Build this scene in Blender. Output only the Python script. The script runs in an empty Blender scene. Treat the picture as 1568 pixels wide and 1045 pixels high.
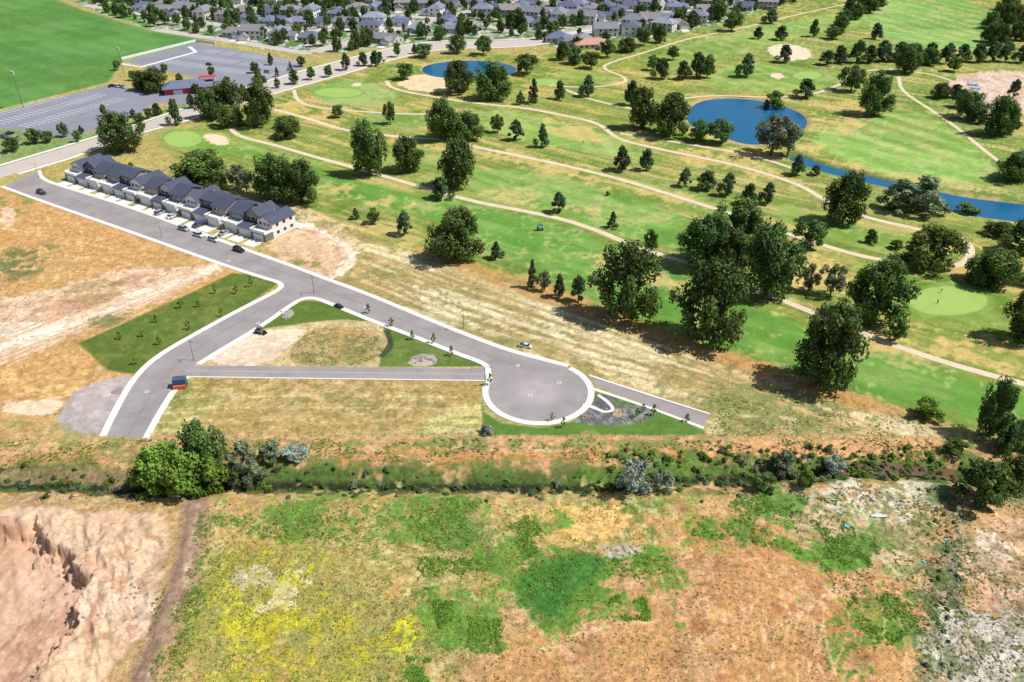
import bpy, math, random, bmesh
import numpy as np
from mathutils import Vector
from mathutils.geometry import tessellate_polygon
random.seed(7); rng=np.random.default_rng(7)
scene=bpy.context.scene
# ---------------------------------------------------------------- survey plan -> ground metres
H=130.0; F=1250.0; P=math.radians(32.0); SP,CP=math.sin(P),math.cos(P)
def G(u,v):
    x=u-784.0; y=v-522.5
    t=H/(F*SP+y*CP)
    return (x*t,(F*CP-y*SP)*t)
def GP(l): return [G(*p) for p in l]
def height_of(u,v,vt):
    X,Y=G(u,v); D0=Y*CP+H*SP; N0=H*CP-Y*SP; q=vt-522.5
    return (F*N0-q*D0)/(F*CP-q*SP)
def depth_of(u,v):
    X,Y=G(u,v); return Y*CP+H*SP
def C(r,g,b,k=0.92):
    o=[]
    for c in (r,g,b):
        c/=255.0
        o.append((c/12.92 if c<=0.04045 else ((c+0.055)/1.055)**2.4)*k)
    return tuple(o)
def chaikin(pts,n=2,closed=False):
    for _ in range(n):
        q=[]; m=len(pts)
        if not closed: q.append(pts[0])
        for i in range(m if closed else m-1):
            a=pts[i]; b=pts[(i+1)%m]
            q.append((a[0]*.75+b[0]*.25,a[1]*.75+b[1]*.25)); q.append((a[0]*.25+b[0]*.75,a[1]*.25+b[1]*.75))
        if not closed: q.append(pts[-1])
        pts=q
    return pts
# ---------------------------------------------------------------- noise
def vn(x,y,seed=0):
    ix=np.floor(x).astype(np.int64); iy=np.floor(y).astype(np.int64); fx=x-ix; fy=y-iy
    fx=fx*fx*(3-2*fx); fy=fy*fy*(3-2*fy)
    def h(a,b):
        k=(a*374761393+b*668265263+seed*362437)&0xffffffff
        k=((k^(k>>13))*1274126177)&0xffffffff
        k=(k^(k>>16))
        return (k&0xffff)/65535.0
    return (h(ix,iy)*(1-fx)+h(ix+1,iy)*fx)*(1-fy)+(h(ix,iy+1)*(1-fx)+h(ix+1,iy+1)*fx)*fy
def fbm(x,y,s,seed=0,o=4):
    r=0;a=.5;t=0
    for i in range(o):
        r=r+a*vn(x/s*2**i+13.7*i,y/s*2**i-7.3*i,seed+i); t+=a; a*=.55
    r=r/t
    return np.clip((r-.5)*1.5+.5,0,1)
def sdpoly(px,py,poly):
    d=np.full(px.shape,1e18); ins=np.zeros(px.shape,bool); n=len(poly)
    for i in range(n):
        ax,ay=poly[i]; bx,by=poly[(i+1)%n]; ex,ey=bx-ax,by-ay
        L=ex*ex+ey*ey+1e-12
        t=np.clip(((px-ax)*ex+(py-ay)*ey)/L,0,1)
        dx=px-ax-t*ex; dy=py-ay-t*ey
        d=np.minimum(d,dx*dx+dy*dy)
        c=((ay>py)!=(by>py))&(px<ex*(py-ay)/(ey if abs(ey)>1e-9 else 1e-9)+ax)
        ins^=c
    d=np.sqrt(d); return np.where(ins,d,-d)
def dline(px,py,pl):
    d=np.full(px.shape,1e18)
    for (ax,ay),(bx,by) in zip(pl[:-1],pl[1:]):
        ex,ey=bx-ax,by-ay; L=ex*ex+ey*ey+1e-12
        t=np.clip(((px-ax)*ex+(py-ay)*ey)/L,0,1)
        d=np.minimum(d,(px-ax-t*ex)**2+(py-ay-t*ey)**2)
    return np.sqrt(d)
def sm(a,b,x): 
    t=np.clip((x-a)/(b-a),0,1); return t*t*(3-2*t)
# ---------------------------------------------------------------- key outlines
POND1=chaikin([(1052,172),(1066,155),(1100,149),(1150,150),(1200,160),(1232,174),(1238,190),(1222,202),(1200,214),(1150,222),(1105,208),(1072,198),(1054,188)],2,True)
POND2=chaikin([(643,106),(655,97),(700,91),(750,92),(788,99),(792,108),(760,117),(700,119),(660,116)],2,True)
POND3=chaikin([(1432,290),(1470,299),(1530,307),(1700,325),(1700,352),(1560,338),(1500,330),(1440,318),(1425,305)],2,True)
STREAM=[(1215,238),(1262,256),(1320,270),(1380,284),(1440,302)]
DITCH=[(-200,728),(0,730),(120,738),(230,742),(420,735),(600,738),(780,740),(930,738),(1050,728),(1180,722),(1260,716),(1330,711),(1400,712),(1480,722),(1568,740),(1800,770)]
PIT=chaikin([(-300,785),(20,792),(38,800),(60,826),(100,842),(128,858),(150,885),(132,905),(118,925),(121,950),(108,985),(90,1010),(60,1035),(30,1090),(-300,1130)],1,True)
EX=[(-300,772),(60,776),(240,786),(264,800),(258,860),(246,920),(212,985),(150,1060),(100,1150),(-300,1200)]
POND1w,POND2w,POND3w=GP(POND1),GP(POND2),GP(POND3)
STRw=GP(chaikin(STREAM)); DIw=GP(chaikin(DITCH)); PITw=GP(PIT); EXw=GP(EX)
def terrain(X,Y):
    X=np.asarray(X,float); Y=np.asarray(Y,float); z=np.zeros(X.shape)
    yb=G(784,676)[1]
    lo=sm(yb,yb-14,Y)                      # wild ground south of the lots
    n=fbm(X,Y,18,5); n2=fbm(X,Y,3.0,9,3)
    z+=lo*((n-.5)*1.6+(n2-.5)*.5)
    k=Y<yb+12
    if k.any():
        d=dline(X[k],Y[k],DIw); w=fbm(X[k],Y[k],6,21,3)*2
        zz=z[k]; zz-=1.9*sm(5.5+w,1.2,d); z[k]=zz
    k=(Y<yb+4)&(X<-40)
    if k.any():
        s=sdpoly(X[k],Y[k],PITw)+(fbm(X[k],Y[k],8,31)-.5)*8+(fbm(X[k],Y[k],1.6,33,3)-.5)*1.6
        zz=z[k]; zz-=2.9*sm(-.2,.7,s)+1.3*sm(2.2,3.2,s+(fbm(X[k],Y[k],3,41)-.5)*4)+1.0*sm(4,14,s)
        e=sdpoly(X[k],Y[k],EXw)
        r1=1-np.abs(fbm(X[k]+Y[k]*.5,Y[k]*.5,5,51,4)-.5)*2
        zz+=sm(0,5,e)*((r1-.7)*1.3*sm(6,-1,s)+.9*sm(0,10,e)*sm(4,-2,s)+(fbm(X[k],Y[k],7,58,4)-.5)*1.0)
        z[k]=zz
    k=Y>200
    if k.any():
        for pw in (POND1w,POND2w,POND3w):
            bx=[p[0] for p in pw]; by=[p[1] for p in pw]
            kk=k&(X>min(bx)-12)&(X<max(bx)+12)&(Y>min(by)-12)&(Y<max(by)+12)
            if kk.any():
                s=sdpoly(X[kk],Y[kk],pw); z[kk]-=1.6*sm(-3,3,s)
        kk=k&(X>130)&(X<420)&(Y<430)
        if kk.any():
            d=dline(X[kk],Y[kk],STRw); z[kk]=np.minimum(z[kk],-1.6*sm(7,2,d))
    return z
def tz(x,y): return float(terrain(np.array([x]),np.array([y]))[0])
# ---------------------------------------------------------------- ground grid
vs=np.arange(1120,-24,-1.5)
Yr=np.array([G(784,v)[1] for v in vs]); Yr=np.concatenate([[-60,-20,10,30,45,58],Yr[Yr>60],np.geomspace(Yr[-1]*1.03,9000,26)])
g=np.concatenate([[-12,-5,-2.5,-1.5,-1.1,-.9],np.linspace(-.76,.76,1180),[.9,1.1,1.5,2.5,5,12]])
Dp=np.maximum(Yr,20)*CP+H*SP
X=(g[None,:]*Dp[:,None]).ravel(); Y=np.repeat(Yr,len(g)); nr,nc=len(Yr),len(g)
Z=terrain(X,Y)
N40=fbm(X,Y,40,1); N12=fbm(X,Y,12,2,5); N4=fbm(X,Y,4,3); N15=fbm(X,Y,1.4,4,3); N90=fbm(X,Y,110,8)
a0=G(530,345); a1=G(1400,635); da=math.atan2(a1[1]-a0[1],a1[0]-a0[0])
ca,sa=math.cos(da),math.sin(da); Lg=X*ca+Y*sa; Ac=-X*sa+Y*ca
NS=fbm(Lg/14,Ac,1.8,11); NS2=fbm(Lg/5,Ac,6,12)
NX=fbm(X/6,Y,2.0,14); NM_=.5*N12+.5*fbm(X,Y,2.2,17,4); NM_=np.clip((NM_-.5)*1.35+.5,0,1)
col=np.zeros((len(X),3)); col[:]=C(172,160,105); rough=np.ones(len(X))
FLD={'40':N40,'12':N12,'4':N4,'15':N15,'90':N90,'s':NS,'s2':NS2,'x':NX,'m':NM_}
def blend(k,m,c,rg):
    c=np.array(C(*c)); col[k]=col[k]*(1-m[:,None])+c*m[:,None]
    if rg is not None: rough[k]=rough[k]*(1-m)+rg*m
def paint(poly,c,soft=1.5,amp=1.0,op=1,patch=None,rg=None,smooth=2):
    w=GP(chaikin(poly,smooth,True) if smooth else poly)
    bx=[p[0] for p in w]; by=[p[1] for p in w]; pad=soft+amp*1.6
    k=np.nonzero((X>min(bx)-pad)&(X<max(bx)+pad)&(Y>min(by)-pad)&(Y<max(by)+pad))[0]
    if len(k)==0: return
    s=sdpoly(X[k],Y[k],w); nn=N12[k]*.4+N4[k]*.35+N15[k]*.25
    m=np.clip(.5+(s+amp*(nn-.5)*3)/soft,0,1)*op
    if patch: m=m*sm(patch[1],patch[2],FLD[patch[0]][k])
    blend(k,m,c,rg)
def pline(pts,wd,c,soft=.5,amp=0.3,op=1,patch=None,rg=None):
    w=GP(chaikin(pts,2)); bx=[p[0] for p in w]; by=[p[1] for p in w]; pad=wd+soft+amp*1.6
    k=np.nonzero((X>min(bx)-pad)&(X<max(bx)+pad)&(Y>min(by)-pad)&(Y<max(by)+pad))[0]
    if len(k)==0: return
    d=dline(X[k],Y[k],w); nn=N4[k]*.6+N15[k]*.4
    m=np.clip(.5+(wd/2-d+amp*(nn-.5)*3)/soft,0,1)*op
    if patch: m=m*sm(patch[1],patch[2],FLD[patch[0]][k])
    blend(k,m,c,rg)
def ell(cx,cy,rx,ry,n=20,rot=0): 
    return [(cx+rx*math.cos(t)*math.cos(rot)-ry*math.sin(t)*math.sin(rot),cy+rx*math.cos(t)*math.sin(rot)+ry*math.sin(t)*math.cos(rot)) for t in [2*math.pi*i/n for i in range(n)]]
# --- suburbs & sports field
SUB=[(-700,-60),(100,-8),(130,12),(240,48),(330,62),(480,88),(620,66),(800,58),(870,78),(960,64),(1050,48),(1150,30),(1230,2),(1260,-60),(1260,-180),(-700,-180)]
paint(SUB,(140,146,112),4,2); paint(SUB,(92,128,62),4,4,.9,('12',.4,.55)); paint(SUB,(200,196,192),4,4,.8,('4',.55,.68))
FLDP=[(-900,-50),(60,-12),(120,14),(232,48),(318,62),(190,92),(165,126),(-20,172),(-900,330)]
paint(FLDP,(86,134,60),2,1,rg=.22,smooth=0); paint(FLDP,(104,150,76),2,1,.7,('40',.4,.7),rg=.22,smooth=0); paint(FLDP,(112,144,80),2,1,.5,('m',.5,.7),smooth=0)
paint([(130,12),(200,-2),(200,22),(236,44)],(96,146,66),2,1,rg=.3)
paint([(-200,235),(0,190),(110,213),(190,190),(330,140),(420,120),(300,180),(150,225),(0,268),(-200,330)],(128,150,88),2,2)
# --- golf course base
GOLF=[(225,212),(300,262),(380,288),(470,318),(530,345),(600,378),(700,410),(800,440),(900,472),(1000,508),(1100,540),(1200,570),(1300,600),(1400,633),(1500,662),(1640,705),(2300,900),(2300,-70),(1250,-70),(1180,24),(950,66),(850,82),(640,86),(450,138),(300,196)]
paint(GOLF,(134,150,68),3,2.5,rg=.5,smooth=1)
paint(GOLF,(112,138,54),3,2.5,.85,('40',.5,.7),smooth=1)
paint(GOLF,(172,166,94),3,2.5,.8,('m',.46,.66),smooth=1)
paint(GOLF,(198,178,120),3,2.5,.85,('s2',.54,.76),smooth=1)
paint(GOLF,(96,120,48),3,2.5,.6,('s',.53,.68),smooth=1)
fair=[
 ([(350,232),(450,250),(560,280),(700,310),(850,342),(960,382),(1050,425),(1150,462),(1260,505),(1400,552),(1700,640),(1700,700),(1450,640),(1250,585),(1100,532),(1000,495),(900,462),(850,425),(780,395),(690,345),(600,322),(500,300),(410,268)],(100,149,58)),
 ([(735,252),(850,270),(960,300),(1060,340),(1110,365),(1060,385),(960,362),(850,325),(760,308),(715,290)],(112,156,64)),
 ([(740,165),(850,185),(925,202),(1000,240),(900,235),(800,215),(730,190)],(132,166,80)),
 ([(230,205),(300,195),(420,232),(520,252),(480,258),(370,240),(300,238)],(112,154,64)),
 ([(470,130),(560,122),(620,150),(560,165),(500,160)],(128,164,86)),
 ([(560,168),(660,178),(640,202),(560,196)],(122,156,74)),
 ([(980,90),(1110,55),(1230,30),(1320,10),(1350,35),(1200,60),(1100,95),(1010,110)],(134,164,78)),
 ([(1330,-10),(1500,0),(1540,40),(1520,85),(1420,75),(1320,50)],(130,170,84)),
 ([(1110,100),(1200,98),(1285,112),(1270,135),(1200,140),(1130,138),(1080,130)],(130,164,76)),
 ([(1255,200),(1370,170),(1430,175),(1490,225),(1530,270),(1500,282),(1400,275),(1330,262),(1240,225)],(138,174,80)),
 ([(850,110),(920,112),(950,125),(890,130)],(130,164,76)),
 ([(1180,300),(1250,330),(1330,350),(1450,370),(1460,392),(1330,385),(1220,350)],(120,154,64)),
 ([(1330,420),(1480,425),(1560,470),(1600,530),(1480,500),(1350,480)],(108,146,56)),
 ([(960,262),(1080,305),(1180,345),(1130,338),(1010,296)],(136,160,78)),
 ([(640,225),(720,232),(700,250),(620,262),(560,250)],(124,154,70)),
]
for p,c in fair: paint(p,c,5,6,.9,rg=.28)
for p,c in fair: paint(p,(c[0]+34,c[1]+14,c[2]+22),3,3,.75,('s2',.43,.68))
for p,c in fair: paint(p,(c[0]+14,c[1]+16,c[2]+10),3,3,.6,('m',.5,.65))
for p,c in fair: paint(p,(c[0]-14,c[1]-18,c[2]-12),3,3,.65,('40',.53,.7))
for p,c in fair: paint(p,(186,172,112),3,3,.6,('m',.6,.76))
for p in ([(730,282),(820,298),(930,330),(860,322),(780,310)],[(860,262),(1000,285),(1100,315),(1040,318),(930,290)],[(1180,460),(1330,500),(1560,560),(1560,585),(1380,540),(1200,490)],
          [(1240,195),(1260,160),(1330,150),(1350,180),(1280,210)],[(1230,230),(1290,245),(1420,272),(1530,285),(1560,300),(1400,283),(1280,262)],[(820,180),(900,195),(930,225),(860,212)],
          [(600,370),(700,395),(860,440),(900,470),(760,430),(640,395)],[(380,160),(450,150),(520,185),(440,180)],[(480,275),(560,300),(640,320),(560,312)],
          [(960,205),(1050,225),(1180,255),(1260,290),(1150,270),(1020,240)],[(1180,215),(1250,215),(1270,250),(1200,245)],[(1360,480),(1450,505),(1568,520),(1568,550),(1420,525)],[(1190,390),(1290,400),(1290,450),(1200,440)],[(880,380),(1000,420),(1060,450),(980,440)],
          [(1440,350),(1500,370),(1490,420),(1450,420)],[(1100,230),(1180,225),(1220,245),(1140,250)],[(560,205),(700,212),(900,262),(860,268),(700,228),(600,218)],[(1290,90),(1380,95),(1500,105),(1480,120),(1380,112)]):
    paint(p,(202,178,120),4,6,.8,('m',.34,.56))
def stripes(poly,ang,per,amt):
    w=GP(poly); bx=[p[0] for p in w]; by=[p[1] for p in w]
    k=np.nonzero((X>min(bx))&(X<max(bx))&(Y>min(by))&(Y<max(by)))[0]
    s=sdpoly(X[k],Y[k],w); q=np.sin((X[k]*math.cos(ang)+Y[k]*math.sin(ang))*2*math.pi/per+N40[k]*1.5)
    col[k]*=(1+amt*np.tanh(q*2)*np.clip(s/3,0,1)*(.3+N40[k]*1.2))[:,None]
stripes(fair[9][0],.5,15,.13); stripes(fair[0][0],da+math.pi/2,11,.06); stripes(fair[7][0],.3,16,.1); stripes(FLDP,.9,18,.05); stripes(fair[1][0],da+math.pi/2,10,.07); stripes(fair[2][0],.2,11,.08); stripes(fair[3][0],1.2,10,.07); stripes(fair[8][0],.6,12,.08); stripes(fair[6][0],.4,13,.08)
for e in (ell(1452,461,70,27),ell(280,213,34,15),ell(518,142,42,9),ell(1236,116,26,8),ell(835,126,28,6)): 
    paint([(x,y) for x,y in e],(120,156,66),1.5,.6,.8,rg=.2)
    cx=sum(p[0] for p in e)/20; cy=sum(p[1] for p in e)/20
    paint([(cx+(x-cx)*.86,cy+(y-cy)*.84) for x,y in e],(156,186,94),.8,.4,1,rg=.12)
for e in (ell(331,214,21,8,rot=.25),ell(1208,80,34,12,rot=.1),ell(1190,117,9,4),ell(545,130,10,3)): paint(e,(226,206,178),.8,2,rg=.3)
paint([(606,128),(622,118),(648,112),(700,120),(720,135),(670,142),(625,140)],(220,200,166),1.5,2,rg=.4)
for p in (POND1,POND2,POND3):
    cx=sum(q[0] for q in p)/len(p); cy=sum(q[1] for q in p)/len(p)
    paint([(cx+(x-cx)*1.05,cy+(y-cy)*1.12) for x,y in p],(182,158,112),2,3,.85,smooth=0)
pline(STREAM,12,(108,120,64),2,2)
BS=[(1445,135),(1470,112),(1560,106),(1700,112),(1700,195),(1560,172),(1500,178),(1460,160)]
paint(BS,(224,196,178),2,4,rg=.8); paint(BS,(184,150,124),2,3,.8,('4',.5,.65))
# --- dry strip between golf and street
STRIP=[(380,288),(470,318),(530,345),(600,378),(700,410),(800,440),(900,472),(1000,508),(1100,540),(1200,570),(1300,600),(1400,633),(1460,655),(1440,672),(1090,668),(1075,640),(905,575),(860,560),(640,485),(450,408),(400,372),(470,345)]
paint(STRIP,(202,174,130),1.5,1,rg=.9,smooth=0)
paint(STRIP,(166,144,96),1.5,1,.85,('s',.42,.58),smooth=0)
paint(STRIP,(226,204,168),1.5,1,.8,('s2',.5,.7),smooth=0)
paint(STRIP,(142,140,86),1.5,1,.75,('m',.55,.7),smooth=0)
paint([(1080,600),(1180,590),(1300,618),(1440,660),(1200,664),(1090,655)],(138,140,82),3,6,.85,('m',.4,.58))
paint([(620,372),(760,412),(900,456),(1000,500),(1100,532),(1200,570),(1420,640),(1500,665),(1400,650),(1200,588),(1000,520),(800,455),(660,400)],(192,142,94),2,4,.65)
for i in range(13):
    dy=i*6.5-14; pline([(560,388+dy*.8),(700,432+dy),(900,498+dy),(1100,567+dy*.6)],.5+.35*(i%3),(226,210,176) if i%2 else (148,130,88),.5,.5,.6,('s2',.3,.5))
DP=[(400,372),(475,342),(520,360),(552,388),(520,412),(500,428),(440,405)]
paint(DP,(216,184,154),1.5,2,rg=.8); paint(DP,(186,150,118),1.5,2,.75,('m',.48,.68))
pline([(470,345),(520,372),(545,395),(505,428)],3.4,(236,214,192),1.5,1.5,.9); pline([(480,352),(528,380),(535,400),(500,420)],.5,(190,156,128),.4,.2,.7)
paint([(438,398),(470,396),(498,408),(480,418),(450,410)],(116,130,64),1,2.5,.85,('4',.35,.55))
# --- west fields
WF=[(-900,330),(0,285),(60,303),(150,335),(250,370),(350,404),(432,432),(370,474),(240,548),(205,580),(175,640),(158,672),(-900,760)]
paint(WF,(200,162,116),1.5,1,rg=.9,smooth=0)
paint(WF,(214,182,132),1.5,1,.9,('12',.45,.7),smooth=0); paint(WF,(180,144,96),1.5,1,.75,('m',.5,.68),smooth=0)
paint([(-300,300),(0,290),(80,312),(220,362),(330,396),(200,410),(60,440),(0,470),(-300,520)],(190,150,104),2,3,.8,('4',.38,.62))
paint([(-300,400),(0,395),(50,400),(60,420),(0,470),(-300,480)],(148,134,94),3,6,.75,('m',.38,.56))
paint([(-300,480),(0,462),(80,440),(220,412),(330,400),(352,410),(290,440),(190,480),(120,515),(60,540),(0,555),(-300,600)],(216,188,162),2,4,rg=.9)
paint([(-300,500),(0,500),(100,470),(220,440),(330,404),(345,410),(230,455),(100,515),(0,540)],(234,214,196),1,3,.85,('s2',.35,.6))
paint([(-300,480),(0,470),(120,445),(220,418),(290,412),(180,455),(60,500),(0,520)],(184,146,116),1,3,.7,('m',.45,.6))
pline([(-20,540),(100,500),(200,465),(330,412)],3,(238,222,204),1.5,1,.7)
for dy in (0,6,14,20,-24,-30): pline([(-20,556+dy),(80,516+dy),(180,476+dy),(300,425+dy*.3)],.6,(186,150,122),.6,.5,.75)
for q in range(6): pline([(-20,330+q*16),(90,350+q*13),(200,380+q*8),(310,404+q*2)],.5,(222,196,156) if q%2 else (162,128,88),.5,.6,.6,('4',.35,.55))
for q in range(4): pline([(40+q*26,310+q*8),(70+q*20,370),(40+q*22,430)],.5,(220,190,150),.5,.5,.5)
paint([(0,420),(40,430),(100,400),(60,370),(0,380)],(106,120,68),2,5,.8,('m',.42,.56)); paint([(90,440),(180,425),(190,450),(110,470)],(150,130,88),2,5,.7,('4',.45,.6)); paint([(130,485),(200,478),(185,502),(125,512)],(106,116,66),1,4,.8,('4',.42,.56))
paint([(-10,288),(30,292),(60,312),(40,330),(0,318)],(112,132,70),2,3,.8,('4',.32,.55))
paint([(0,315),(25,318),(22,345),(0,350)],(214,190,166),1,2)
LAWN=[(120,525),(200,490),(300,445),(355,418),(388,420),(428,434),(370,474),(240,548),(205,574),(165,568)]
paint(LAWN,(94,116,50),1,.5,rg=.5,smooth=0); paint(LAWN,(124,130,64),1,.5,.65,('m',.45,.65),smooth=0); paint(LAWN,(78,104,42),1,.5,.55,('40',.5,.7),smooth=0)
paint([(0,612),(60,616),(95,612),(90,640),(40,634),(0,634)],(228,202,176),1,2,rg=.6)
paint([(95,622),(125,592),(190,574),(206,574),(188,620),(158,668),(110,664),(86,650)],(180,170,166),.6,.8,rg=.35)
paint([(100,640),(130,600),(180,582),(160,640)],(200,188,182),3,2,.7); paint([(95,622),(125,592),(190,574),(188,620),(158,668),(110,664)],(164,152,148),1,2,.6,('m',.5,.65))
paint([(0,640),(60,640),(150,675),(150,690),(0,690)],(152,142,94),2,4,.75,('4',.4,.58))
# --- centre lots
paint([(300,557),(340,532),(400,497),(440,470),(470,455),(510,466),(640,516),(742,556),(748,564),(300,564)],(198,176,134),.6,.3,rg=.9,smooth=0)
paint([(470,500),(590,505),(580,562),(430,562)],(162,148,98),1,1.5,.9,('m',.36,.56)); paint([(470,500),(590,505),(580,562),(430,562)],(112,114,64),1,1,.8,('15',.52,.68)); paint([(470,500),(590,505),(580,562),(430,562)],(186,144,102),1,1,.6,('4',.56,.7))
paint([(306,556),(345,530),(390,506),(468,502),(458,520),(425,545),(400,560)],(226,208,186),.8,1.5,rg=.5); paint([(306,556),(345,530),(390,506),(468,502),(458,520),(425,545),(400,560)],(202,180,154),.8,1,.6,('m',.5,.64))
paint([(385,508),(440,470),(470,457),(512,468),(572,492),(560,494),(520,490),(480,492),(440,500),(415,502)],(96,120,50),.5,.8,rg=.45)
paint([(428,478),(446,472),(452,482),(436,492)],(164,156,152),.3,.3)
L2=[(585,500),(605,504),(640,516),(742,556),(746,562),(580,562),(584,545),(598,525)]
paint(L2,(96,120,52),.6,.4,rg=.45,smooth=0); paint(L2,(120,130,66),.6,.4,.6,('m',.5,.65),smooth=0)
paint([(625,558),(632,544),(650,540),(668,546),(668,557),(648,561)],(180,164,154),.3,.8)
pline([(585,545),(600,528),(592,508)],2,(74,80,54),.4,.3)
LOT=[(264,592),(285,577),(746,582),(738,605),(738,664),(232,664)]
paint(LOT,(204,186,134),.6,.4,rg=.9,smooth=0)
paint(LOT,(166,156,94),1,1,.9,('x',.4,.58),smooth=0); paint(LOT,(222,204,164),1,1,.7,('12',.5,.68),smooth=0); paint(LOT,(186,148,104),1,1,.65,('40',.5,.64),smooth=0); paint(LOT,(138,134,76),1,1,.7,('m',.55,.68),smooth=0)
for i in range(7): pline([(270,600+i*9),(480,597+i*9),(735,600+i*9)],.4,(226,210,174) if i%2 else (150,138,88),.5,.5,.4,('x',.35,.6))
paint([(238,664),(262,600),(280,582),(300,590),(290,610),(262,640),(256,664)],(130,134,68),1,2.5,.8,('4',.35,.55))
paint([(738,612),(742,632),(770,648),(826,655),(880,645),(905,615),(912,600),(1010,632),(1078,660),(1080,668),(738,668)],(94,128,52),.5,.4,rg=.4,smooth=0)
BED=[(872,646),(905,625),(915,602),(940,604),(1002,628),(1000,642),(950,652),(900,650)]
paint(BED,(112,110,112),.4,.6,rg=.9); paint(BED,(148,144,142),.4,.4,.7,('15',.5,.65)); paint(BED,(96,120,62),.4,.4,.6,('4',.58,.68))
paint(ell(948,632,9,5),(196,168,132),.3,.5)
# --- southern wild ground
B=[(-900,672),(158,672),(220,672),(240,664),(740,666),(1090,668),(1440,668),(1640,700),(2400,900),(2400,1400),(-900,1400)]
paint(B,(204,162,120),1.5,1,rg=1,smooth=0)
paint(B,(220,182,138),1.5,1,.8,('12',.45,.7),smooth=0); paint(B,(164,142,94),1.5,1,.65,('m',.53,.68),smooth=0)
paint([(-900,676),(220,676),(740,670),(1100,672),(1100,690),(740,690),(220,684),(-900,700)],(128,132,72),1.5,4,.85,('4',.36,.52))
paint([(470,692),(900,690),(1180,682),(1180,702),(900,714),(480,718)],(208,146,104),1.5,3,.95)
paint([(0,692),(150,692),(190,715),(0,722)],(204,152,108),1.5,3,.9)
paint([(470,684),(940,690),(940,716),(470,716)],(206,186,158),1,2,.7,('x',.55,.7)); paint([(470,684),(1180,684),(1180,716),(470,716)],(150,136,82),1,2,.8,('m',.56,.68))
paint([(150,690),(470,690),(470,716),(180,716)],(140,130,80),1,3,.75,('x',.4,.6))
pline(DITCH,15,(114,118,60),3,5,.9,('4',.15,.42)); pline(DITCH,9,(82,104,48),2,3,.95); pline(DITCH,3,(54,58,38),1,1)
pline([(940,715),(1080,700),(1250,695),(1420,690),(1600,715)],7,(100,122,54),2.5,5,.85,('4',.3,.48))
pline([(1290,711),(1340,709),(1400,711),(1460,720)],3.4,(126,94,76),.6,.5)
pline([(-100,722),(60,722),(200,728)],4,(150,126,96),1,1,.8)
pline([(-100,751),(100,753),(300,753),(600,753),(900,753),(1010,745),(1150,743)],1.5,(212,134,90),.8,.9,.85)
pline([(-100,762),(200,762),(600,760),(960,758)],3.2,(208,184,146),1.5,2.5,.75); pline([(-100,768),(200,770),(600,766),(960,763)],2,(190,142,100),1.5,2.5,.75)
pline([(1090,690),(1180,683),(1300,690),(1420,680)],4,(214,160,120),1.5,2.5,.85); pline([(1010,745),(1120,738),(1230,745)],2.5,(210,168,132),1.5,2,.8)
# fields
FL=[(300,765),(470,768),(760,762),(1000,770),(1140,800),(1010,830),(880,850),(800,830),(790,900),(700,1060),(620,1100),(240,1100),(260,1000),(290,880)]
paint(FL,(178,160,100),5,10,.8); paint(FL,(146,150,78),3,10,.85,('m',.42,.56)); paint(FL,(114,138,58),3,10,.75,('m',.58,.68)); paint(FL,(208,168,120),3,8,.9,('40',.5,.64)); paint(FL,(200,178,142),3,8,.6,('15',.6,.75)); paint(FL,(206,154,108),3,8,.7,('4',.62,.74))
paint([(300,770),(325,790),(325,860),(310,940),(270,1060),(235,1100),(250,1000),(285,900)],(114,134,58),2,5,.85,('m',.32,.5))
YF=[(350,820),(470,820),(560,870),(640,930),(665,975),(610,1060),(262,1060),(275,980),(310,900)]
paint(YF,(184,170,84),5,12,.9,('m',.36,.56)); paint(YF,(202,186,70),4,12,.7,('m',.5,.64)); paint(YF,(136,136,64),4,12,.75,('15',.48,.62)); paint([(595,955),(640,945),(658,965),(630,990),(600,1005)],(210,200,58),1.2,5,.8,('15',.2,.5)); paint([(420,885),(470,880),(480,905),(430,915)],(208,194,64),1.2,5,.7,('15',.3,.55)); paint([(340,930),(430,920),(450,965),(350,980)],(204,190,64),1.5,7,.65,('15',.35,.6))
paint([(370,880),(430,870),(500,890),(470,920),(420,915),(370,910)],(204,184,162),2,6,.65,('4',.42,.62))
OR=[(1020,790),(1230,780),(1330,880),(1420,900),(1400,1080),(640,1100),(760,980),(880,940),(960,900),(1040,870)]
paint(OR,(206,152,110),3,6,.9); paint(OR,(184,132,92),3,6,.75,('12',.48,.68)); paint(OR,(222,180,138),3,6,.65,('m',.56,.7)); paint(OR,(160,130,82),3,6,.7,('15',.58,.72))
paint([(780,778),(900,772),(960,800),(930,830),(840,835),(800,810)],(230,184,122),3,6,.85)
ER=[(1130,740),(1440,740),(1450,830),(1400,880),(1280,870),(1200,800),(1130,780)]
paint(ER,(200,174,142),3,8,.9); paint(ER,(136,140,82),3,8,.85,('m',.42,.55)); paint([(1200,735),(1430,735),(1440,780),(1300,800),(1220,770)],(208,196,182),2,6,.75,('15',.45,.62))
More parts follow.
